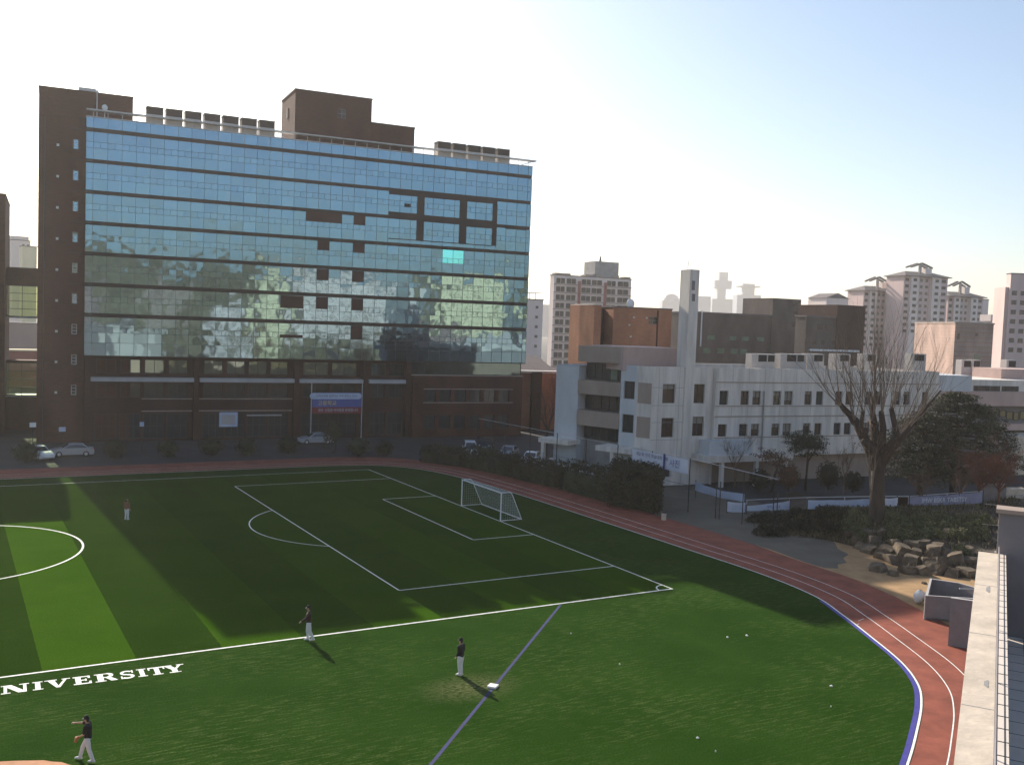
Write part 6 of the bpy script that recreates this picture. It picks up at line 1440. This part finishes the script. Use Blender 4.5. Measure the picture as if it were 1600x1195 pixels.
p = G(719, 1055); person("person in black jersey standing still on the worn turf by the white base", p, lft+30, J, "cloth_black", True, None, 1.80)
p = G(198, 812); person("person in orange brown top and white trousers standing in the building's shadow", p, YAW*57.3+10, STAND, "cloth_orange", False, None, 1.68)
# base and litter
c = G(770, 1073); e = empty("base_plate", c, "white square base plate lying on the blue line", "base"); mb = MB(); mb.box((c[0], c[1], .05), (.42, .42, .09), "paper_white", math.radians(40)); mb.build("cushion", e)
for k, (x, y, lab) in enumerate(((1299, 1072, "larger white paper scrap lying alone near the track"), (1167, 993, "white paper scrap, right one of the pair nearest the track"), (1137, 996, "white paper scrap, left one of the pair nearest the track"), (1090, 1153, "white paper scrap lying near the bottom edge right of the blue line"), (968, 1038, "tiny white scrap on the turf right of the blue line"), (892, 990, "tiny white scrap close to the top of the blue line"), (1298, 1104, "tiny white scrap below the larger paper scrap"), (1118, 1174, "tiny white scrap nearest the bottom edge"))):
    c = G(x, y); s = .075 if k < 4 else .03; mb = MB(); o = random.uniform(0, 3)
    vs = [(c[0]+s*math.cos(o+i*1.1)*rnd(.7, 1.2), c[1]+s*math.sin(o+i*1.1)*rnd(.7, 1.2), .02+rnd(0, .05)) for i in range(6)]
    mb.mesh(vs+[(c[0], c[1], .09)]+[(v[0], v[1], .008) for v in vs], [(i, (i+1) % 6, 6) for i in range(6)]+[(i, i+7, (i+1) % 6+7, (i+1) % 6) for i in range(6)], "paper_white"); tag(mb.build("paper_scrap"), lab, "litter", "paper scraps on the turf")
# ================================================================== BEHIND THE VIEWPOINT (seen mirrored in the curtain wall)
def back_block(label, x0, x1, y, h, mt, floors, dep=16, nwin=8):
    e = empty("cream_block", ((x0+x1)/2, y-dep/2, 0), label, "building"); P = Plane((x1, y), 270.0); P.n = np.array([0, 1., 0]); L = x1-x0
    mb = MB(); mb.pbox(P, 0, L, 0, h, -dep, 0, mt); mb.build("wall", e); mb = MB(); mb.pbox(P, -.3, L+.3, h, h+.6, -dep-.3, .3, "roof_dark"); mb.build("roof", e)
    for i in range(floors):
        for j in range(nwin):
            u = L*(j+.25)/nwin; z = h-2.6-i*(h-2)/floors; mb = MB(); mb.pbox(P, u, u+L/nwin*.5, z, z+1.5, -.1, .05, "window_glass"); mb.build("window", e)
back_block("tall cream block mirrored at the right of the glass wall", 78, 104, -120, 33, "plaster_cream", 8, 16, 6)
back_block("second cream block mirrored at the far right of the glass wall", 110, 140, -105, 30, "plaster_cream", 7, 16, 6)
back_block("pale block mirrored in the middle of the glass wall", 32, 66, -150, 33, "plaster_pale", 8, 16, 8)
back_block("low pale block mirrored at the lower left of the glass wall", -62, -22, -86, 11.5, "plaster_pale", 3, 12, 8)
for (x, y, h, w_, mt, lab) in ((-45, -128, 24, 13, "plaster_brown", "brown house mirrored at the left of the glass wall"), (-18, -136, 27, 11, "concrete_tan", "tan house mirrored left of the middle of the glass wall"), (2, -126, 20, 12, "plaster_pale", "pale house mirrored before the wooded slope"), (18, -140, 31, 10, "plaster_cream", "narrow cream house mirrored before the wooded slope"), (68, -96, 15, 12, "plaster_brown", "low brown house mirrored at the right of the glass wall")):
    back_block(lab, x, x+w_, y, h, mt, max(3, int(h/4)), 10, 4)
mb = MB(); n = 180; hv = []
for i in range(n+1):
    x = -260+i*1.8; hh = 42+rnd(-1.3, 1.3)+4*math.sin(x*.11)+2.5*math.sin(x*.31)
    if x > -20: hh -= (x+20)*.17
    hh = max(16, hh)
    hv += [(x, -135, 0), (x, -170, hh*.55), (x, -215, hh), (x, -300, 0)]
mb.mesh(hv, [(i*4+j, i*4+j+1, i*4+j+5, i*4+j+4) for i in range(n) for j in range(3)], "hill_scrub"); struct("hill", mb)

bt = []
def back_tree(k):
    e = bpy.data.objects.new("broadleaf_tree", None); COL.objects.link(e); mb = MB(); mb.tube([(0, 0, 0), (0, 0, 6)], [.35, .2], "bark", 6); mb.build("trunk", e); mb = MB()
    for q in range(70): a, ph = rnd(0, 2*PI), math.acos(rnd(-1, 1)); r = rnd(.5, 1); clump(mb, (4.2*r*math.cos(a)*math.sin(ph), 4.2*r*math.sin(a)*math.sin(ph), 8.5+5*r*math.cos(ph)), (.9, .9, .7), 22, .55, ("leaf_shrub", "leaf_dark", "leaf_rust")[k])
    mb.build("crown", e); return e
bt = [back_tree(k) for k in range(3)]; usedb = [False]*3
for k in range(20):
    i = random.randrange(3); o = bt[i] if not usedb[i] else copy_tree(bt[i]); usedb[i] = True; s = rnd(.6, 1.05); y = -100-rnd(0, 30) if k < 20 else -172-rnd(0, 35)
    x = (-70+k*8.6 if k < 20 else -170+(k-20)*13)+rnd(-2, 2); o.location = (x, y, 0 if k < 20 else 30); o.scale = (s, s, s*rnd(.9, 1.2)); o.rotation_euler = (0, 0, rnd(0, 6)); tag(o, "leafy tree mirrored in the lower glass wall", "tree", "trees mirrored in the glass wall")
# ================================================================== HAZE
def haze(density):
    mt = bpy.data.materials.new("haze"); mt.use_nodes = True; t = mt.node_tree; t.nodes.clear()
    o = t.nodes.new("ShaderNodeOutputMaterial"); v = t.nodes.new("ShaderNodeVolumePrincipled")
    v.inputs["Color"].default_value = (1.0, .955, .90, 1); v.inputs["Density"].default_value = density; v.inputs["Anisotropy"].default_value = .45
    t.links.new(v.outputs[0], o.inputs["Volume"]); MATS["haze"] = mt
    mb = MB(); mb.box((0, 0, 79), (5600, 5600, 162), "haze"); tag(mb.build("haze"), kind="stuff")
haze(.00022)
